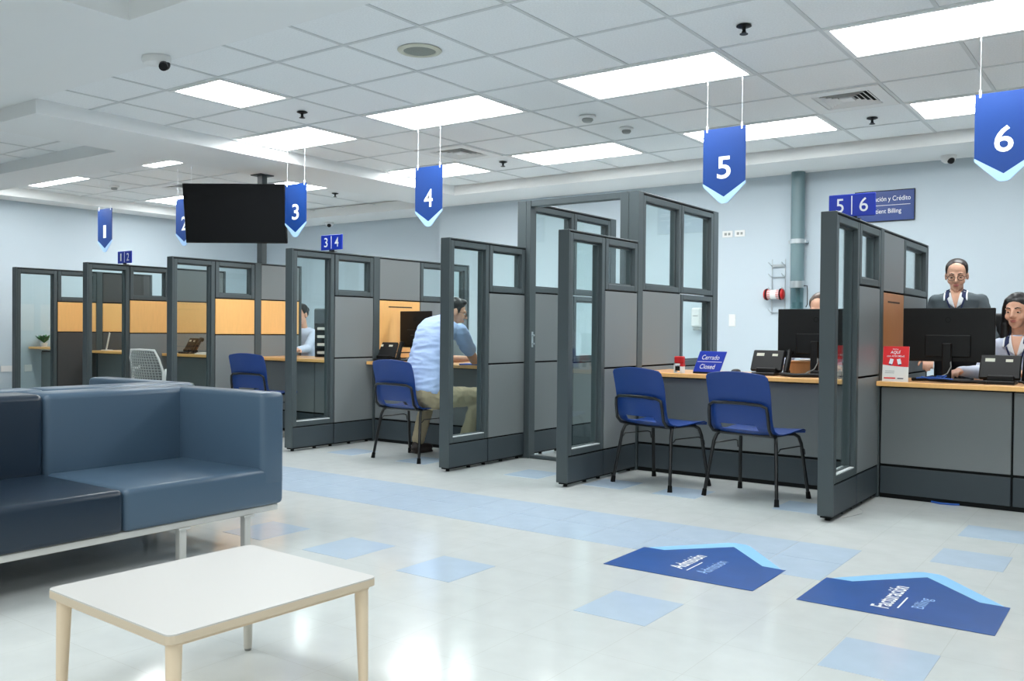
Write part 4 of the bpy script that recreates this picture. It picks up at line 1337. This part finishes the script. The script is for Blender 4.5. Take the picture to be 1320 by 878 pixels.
    b.ell(hd(0, .082, -.052), (.024, .011, .009), Hm)
    remesh('body', b, M[skin], t, .0065, 3)
    # face parts
    for s in (-1, 1):
        ey = obj('eye', MB().ell(hd(s * .031, .077, .010), (.0135, .010, .0065), Hm, 12, 8), M['eyew'], t, True)
        obj('iris', MB().ell(hd(s * .031, .0855, .009), (.006, .0028, .0058), Hm, 10, 6), M['iris'], ey, True)
        obj('eyelid', MB().ell(hd(s * .031, .079, .0145), (.0155, .0105, .0052), Hm, 12, 8), M[skin], ey, True)
        obj('eyebrow', MB().tube([hd(s * .014, .094, .034), hd(s * .030, .093, .040), hd(s * .050, .080, .034)], [.0032, .0036, .0016], 6), M[hairm], t, True)
    obj('lips', MB().ell(hd(0, .090, -.048), (.021, .007, .0045), Hm).ell(hd(0, .089, -.056), (.018, .0075, .005), Hm), M['lip'], t, True)
    # ---- hair
    h = MB()
    if hair == 'short':
        h.ell(hd(0, -.020, .062), (.079, .093, .074), Hm, 18, 12)
        h.ell(hd(0, -.055, .015), (.068, .058, .075), Hm)
        h.ell(hd(0, .045, .105), (.055, .04, .028), Hm)
        for s in (-1, 1): h.ell(hd(s * .066, .012, .030), (.012, .02, .035), Hm)
    elif hair == 'bun':
        h.ell(hd(0, -.027, .064), (.0785, .088, .070), Hm, 18, 12)
        h.ell(hd(0, -.05, .02), (.074, .065, .075), Hm)
        h.ell(hd(0, -.125, .03), (.04, .035, .04), Hm)
        for s in (-1, 1): h.ell(hd(s * .066, .0, .056), (.013, .034, .042), Hm)
    else:
        h.ell(hd(0, -.021, .066), (.083, .093, .074), Hm, 18, 12)
        h.ell(hd(0, -.06, -.02), (.085, .06, .12), Hm)
        for s in (-1, 1):
            h.cap(hd(s * .016, .020, .122), hd(s * .056, .030, .085), .016, .019); h.cap(hd(s * .056, .030, .085), hd(s * .076, .014, .03), .019, .020)
            h.cap(hd(s * .076, .014, .03), hd(s * .082, .0, -.08), .020, .028)
            h.cap(hd(s * .082, .0, -.08), hd(s * .085, .025, -.08) + V((0, 0, -hair_len)), .032, .018)
        h.cap(hd(0, -.07, -.06), hd(0, -.09, -.1) + V((0, 0, -.2)), .07, .05)
    remesh('hair', h, M[hairm], t, .007, 3)
    # ---- clothes
    c = MB(); torso(c, .012)
    for s in ('L', 'R'):
        arm(c, s, .012, 1.0 if sleeve == 'long' else .62)
    topo = remesh('top', c, M[top], t, .009, 4, wrinkle=(.006, (5, 5, 16)) if gender == 'm' else (.003, (9, 9, 12)))
    c = MB(); legs(c, .012, .93); c.ell(hip, (.165 * F + .014, .12 * F + .014, .115), T3)
    remesh('trousers', c, M[bottom], t, .010, 3, wrinkle=(.006, (16, 16, 12)))
    for s in ('L', 'R'):
        an = g('an' + s); kn = g('kn' + s)
        ff = P.get('ft' + s) or fwd
        sh = MB(); flo = V((an.x, an.y, 0)) if P.get('flat', True) else an - V((0, 0, .07))
        q = Matrix((ff.cross(V((0, 0, 1))), ff, V((0, 0, 1)))).transposed()
        sh.ell(flo + ff * .05 + V((0, 0, .045)), (.046, .13, .04), q); sh.ell(flo + V((0, 0, .06)), (.044, .06, .055), q)
        sh.box(-.042, .042, -.05, .15, .004, .02)
        k0 = len(sh.v) - 8
        sh.v[k0:] = [tuple(q @ V(p) + flo) for p in sh.v[k0:]]
        remesh('shoe', sh, M['shoe'], t, .008, 2)
    bvh = BVHTree.FromPolygons([v.co.copy() for v in topo.data.vertices], [tuple(p.vertices) for p in topo.data.polygons])
    def patch(name, quad, m, off, parent=None, n=7, back=False):
        """cloth piece laid on the shirt: quad of (sideways, upwards) corners measured from the neck"""
        fdir = -fr if back else fr
        gv, gf = [], []
        for i in range(n + 1):
            for j in range(n + 1):
                u, w_ = i / n, j / n
                a_ = [(quad[0][k] * (1 - u) + quad[1][k] * u) * (1 - w_) + (quad[3][k] * (1 - u) + quad[2][k] * u) * w_ for k in (0, 1)]
                p = neck + lat * a_[0] + up * a_[1]
                hit = bvh.ray_cast(p + fdir * .4, -fdir)
                gv.append((hit[0] if hit[0] else p) + fdir * off)
        for i in range(n):
            for j in range(n):
                q = i * (n + 1) + j
                gf.append((q, q + 1, q + n + 2, q + n + 1))
        m_ = MB().add(gv, gf)
        o_ = obj(name, m_, m, t, True)
        sl_ = o_.modifiers.new('thick', 'SOLIDIFY'); sl_.thickness = .003; sl_.offset = 0
        return o_
    if collar == 'navy':
        patch('neckline', [(-.042, .034), (.042, .034), (.005, -.105), (-.005, -.105)], M['vskin'], .003)
        for q in (-1, 1):
            patch('shirt_collar', [(q * .036, .020), (q * .066, .012), (q * .046, -.075), (q * .004, -.108)], M['white'], .006)
            patch('collar_flap', [(q * .046, .030), (q * .070, .020), (q * .070, -.050), (q * .042, -.022)], M['navy'], .010)
            patch('collar_edge', [(q * .070, .020), (q * .080, .012), (q * .082, -.052), (q * .070, -.050)], M['white'], .009)
    elif collar:
        cl = MB()
        ring = []
        for k in range(17):
            an = -pi * .82 + 2 * pi * .82 * k / 16 + (0 if True else 0)
            ring.append(neck - up * .012 + (-fr) * cos(an) * .060 - fr * .0 + lat * sin(an) * .064 - up * .02 * (1 - cos(an)) * .5)
        cl.tube(ring, [.010] + [.015] * 15 + [.010], 8)
        obj('collar', cl, M['white'], t, True)
    if lanyard:
        for q in (-1, 1):
            patch('lanyard', [(q * .052, -.045), (q * .064, -.045), (q * .012, -.20), (q * .002, -.20)], M['navy'], .012)
        patch('badge', [(-.022, -.195), (.022, -.195), (.022, -.25), (-.022, -.25)], M['blk'], .014, n=3)
    if glasses:
        gl = MB()
        for s in (-1, 1):
            ring = [hd(s * .032 + .024 * cos(2 * pi * k / 14), .097 - .004 * abs(cos(2 * pi * k / 14)), .006 + .019 * sin(2 * pi * k / 14)) for k in range(15)]
            gl.tube(ring, .0019, 6)
            gl.tube([hd(s * .056, .092, .012), hd(s * .074, .05, .014), hd(s * .078, -.005, .012)], .0017, 6)
        gl.tube([hd(-.009, .100, .010), hd(.009, .100, .010)], .0013, 6)
        obj('glasses', gl, M['hairb'], t, True)
    return t

# the man at the counter, seen from behind, leaning forward with his forearm on the worktop
Pm = dict(yaw=pi + .05, hip=V((-4.935, 5.53, .545)), chest=V((-4.94, 5.66, .90)), neck=V((-4.945, 5.84, 1.135)), head=V((-4.915, 5.955, 1.215)),
          shR=V((-4.775, 5.85, 1.055)), shL=V((-5.115, 5.80, 1.065)), elR=V((-4.80, 6.08, .812)), elL=V((-5.17, 6.08, .81)),
          wrR=V((-4.86, 6.31, .815)), wrL=V((-5.04, 6.30, .81)), hdR=V((-.2, .9, -.05)), hdL=V((.5, .8, 0)),
          hpR=V((-4.85, 5.58, .515)), hpL=V((-5.04, 5.58, .515)), knR=V((-4.585, 5.90, .52)), knL=V((-5.20, 5.97, .52)),
          anR=V((-4.70, 5.80, .09)), anL=V((-5.21, 5.82, .09)), ftR=V((.15, 1, 0)).normalized(), ftL=V((.1, 1, 0)).normalized())
person('man in light blue shirt and khaki trousers leaning on the counter, back to us', Pm, 'short', 'skinm', 'hairk', 'shirt', 'khaki', 'short', 'm', True, yawh=-.75, pith=.25, collar=True)

# standing woman behind the right counter
x0, y0 = -1.275, 7.5
Ps = dict(yaw=.08, hip=V((x0 + .02, y0 + .05, .92)), chest=V((x0, y0 + .02, 1.20)), neck=V((x0, y0 + .01, 1.385)), head=V((x0 + .005, y0 - .025, 1.508)),
          shR=V((x0 - .150, y0 + .02, 1.325)), shL=V((x0 + .165, y0 + .02, 1.325)), elR=V((x0 - .165, y0 - .08, 1.06)), elL=V((x0 + .25, y0 - .03, 1.05)),
          wrR=V((x0 - .12, y0 - .36, .90)), wrL=V((x0 + .20, y0 - .12, .84)), hdR=V((.15, -.8, -.35)),
          hpR=V((x0 - .07, y0 + .07, .88)), hpL=V((x0 + .10, y0 + .05, .88)), knR=V((x0 - .08, y0 + .05, .48)), knL=V((x0 + .10, y0 + .04, .48)),
          anR=V((x0 - .09, y0 + .08, .08)), anL=V((x0 + .10, y0 + .07, .08)))
person('standing woman in grey cardigan and glasses looking down behind the monitor', Ps, 'bun', 'skin', 'hairb', 'cardi', 'dark', 'long', 'f', True, yawh=.04, pith=.24, collar='navy', lanyard=True)

# seated woman at the right edge
x0, y0 = -.815, 7.06
P6 = dict(yaw=-.05, hip=V((x0 + .03, y0 + .08, .56)), chest=V((x0 + .01, y0 + .02, .86)), neck=V((x0 + .01, y0, 1.055)), head=V((x0 + .005, y0 - .035, 1.225)),
          shR=V((x0 - .155, y0 + .04, .995)), shL=V((x0 + .175, y0 - .05, .995)), elR=V((x0 - .21, y0 - .10, .81)), elL=V((x0 + .26, y0 - .22, .81)),
          wrR=V((x0 - .30, y0 - .32, .82)), wrL=V((x0 + .10, y0 - .42, .82)), hdR=V((-.2, -.9, 0)),
          hpR=V((x0 - .06, y0 + .03, .54)), hpL=V((x0 + .11, y0 - .02, .54)), knR=V((x0 - .13, y0 - .38, .53)), knL=V((x0 + .09, y0 - .42, .53)),
          anR=V((x0 - .13, y0 - .34, .08)), anL=V((x0 + .09, y0 - .38, .08)))
person('seated young woman with long black hair and lanyard at the right edge', P6, 'long', 'skin', 'hairk', 'blouse', 'dark', 'long', 'f', False, yawh=-.17, pith=.10, collar='navy', lanyard=True)

# worker hidden behind the middle monitor
x0, y0 = -2.13, 6.98
P5 = dict(yaw=.0, hip=V((x0, y0 + .1, .56)), chest=V((x0, y0 + .06, .87)), neck=V((x0, y0 + .02, 1.075)), head=V((x0 + .01, y0 - .04, 1.245)),
          shR=V((x0 - .165, y0 + .03, 1.01)), shL=V((x0 + .165, y0 + .03, 1.01)), elR=V((x0 - .25, y0 - .10, .83)), elL=V((x0 + .27, y0 - .12, .83)),
          wrR=V((x0 - .21, y0 - .33, .82)), wrL=V((x0 + .23, y0 - .33, .82)), hdR=V((.1, -.6, 0)), hdL=V((-.1, -.6, 0)),
          hpR=V((x0 - .09, y0 + .04, .54)), hpL=V((x0 + .09, y0 + .04, .54)), knR=V((x0 - .10, y0 - .34, .53)), knL=V((x0 + .10, y0 - .34, .53)),
          anR=V((x0 - .10, y0 - .30, .08)), anL=V((x0 + .10, y0 - .30, .08)))
person('worker with parted brown hair mostly hidden behind the middle monitor', P5, 'bun', 'skin', 'hairl', 'blouse', 'dark', 'long', 'f', False, pith=.35, collar=True)

# worker in white behind the 3|4 partition
x0, y0 = -8.13, 7.06
P3 = dict(yaw=.25, hip=V((x0, y0 + .12, .56)), chest=V((x0, y0 + .06, .86)), neck=V((x0 + .01, y0 + .02, 1.06)), head=V((x0 + .01, y0 - .03, 1.22)),
          shR=V((x0 - .16, y0 + .0, 1.0)), shL=V((x0 + .16, y0 + .04, 1.0)), elR=V((x0 - .20, y0 - .12, .83)), elL=V((x0 + .245, y0 - .14, .84)),
          wrR=V((x0 - .06, y0 - .16, .815)), wrL=V((x0 + .33, y0 - .34, .83)), hdR=V((.6, -.3, 0)), hdL=V((.35, -.7, 0)),
          hpR=V((x0 - .09, y0 + .06, .54)), hpL=V((x0 + .09, y0 + .06, .54)), knR=V((x0 - .12, y0 - .28, .53)), knL=V((x0 + .30, y0 - .22, .53)),
          anR=V((x0 - .12, y0 - .10, .08)), anL=V((x0 + .30, y0 - .18, .08)))
person('worker in a white shirt seen through the 3|4 partition glass', P3, 'bun', 'skin', 'hairk', 'blouse', 'dark', 'long', 'f', False, pith=.3, collar=True)
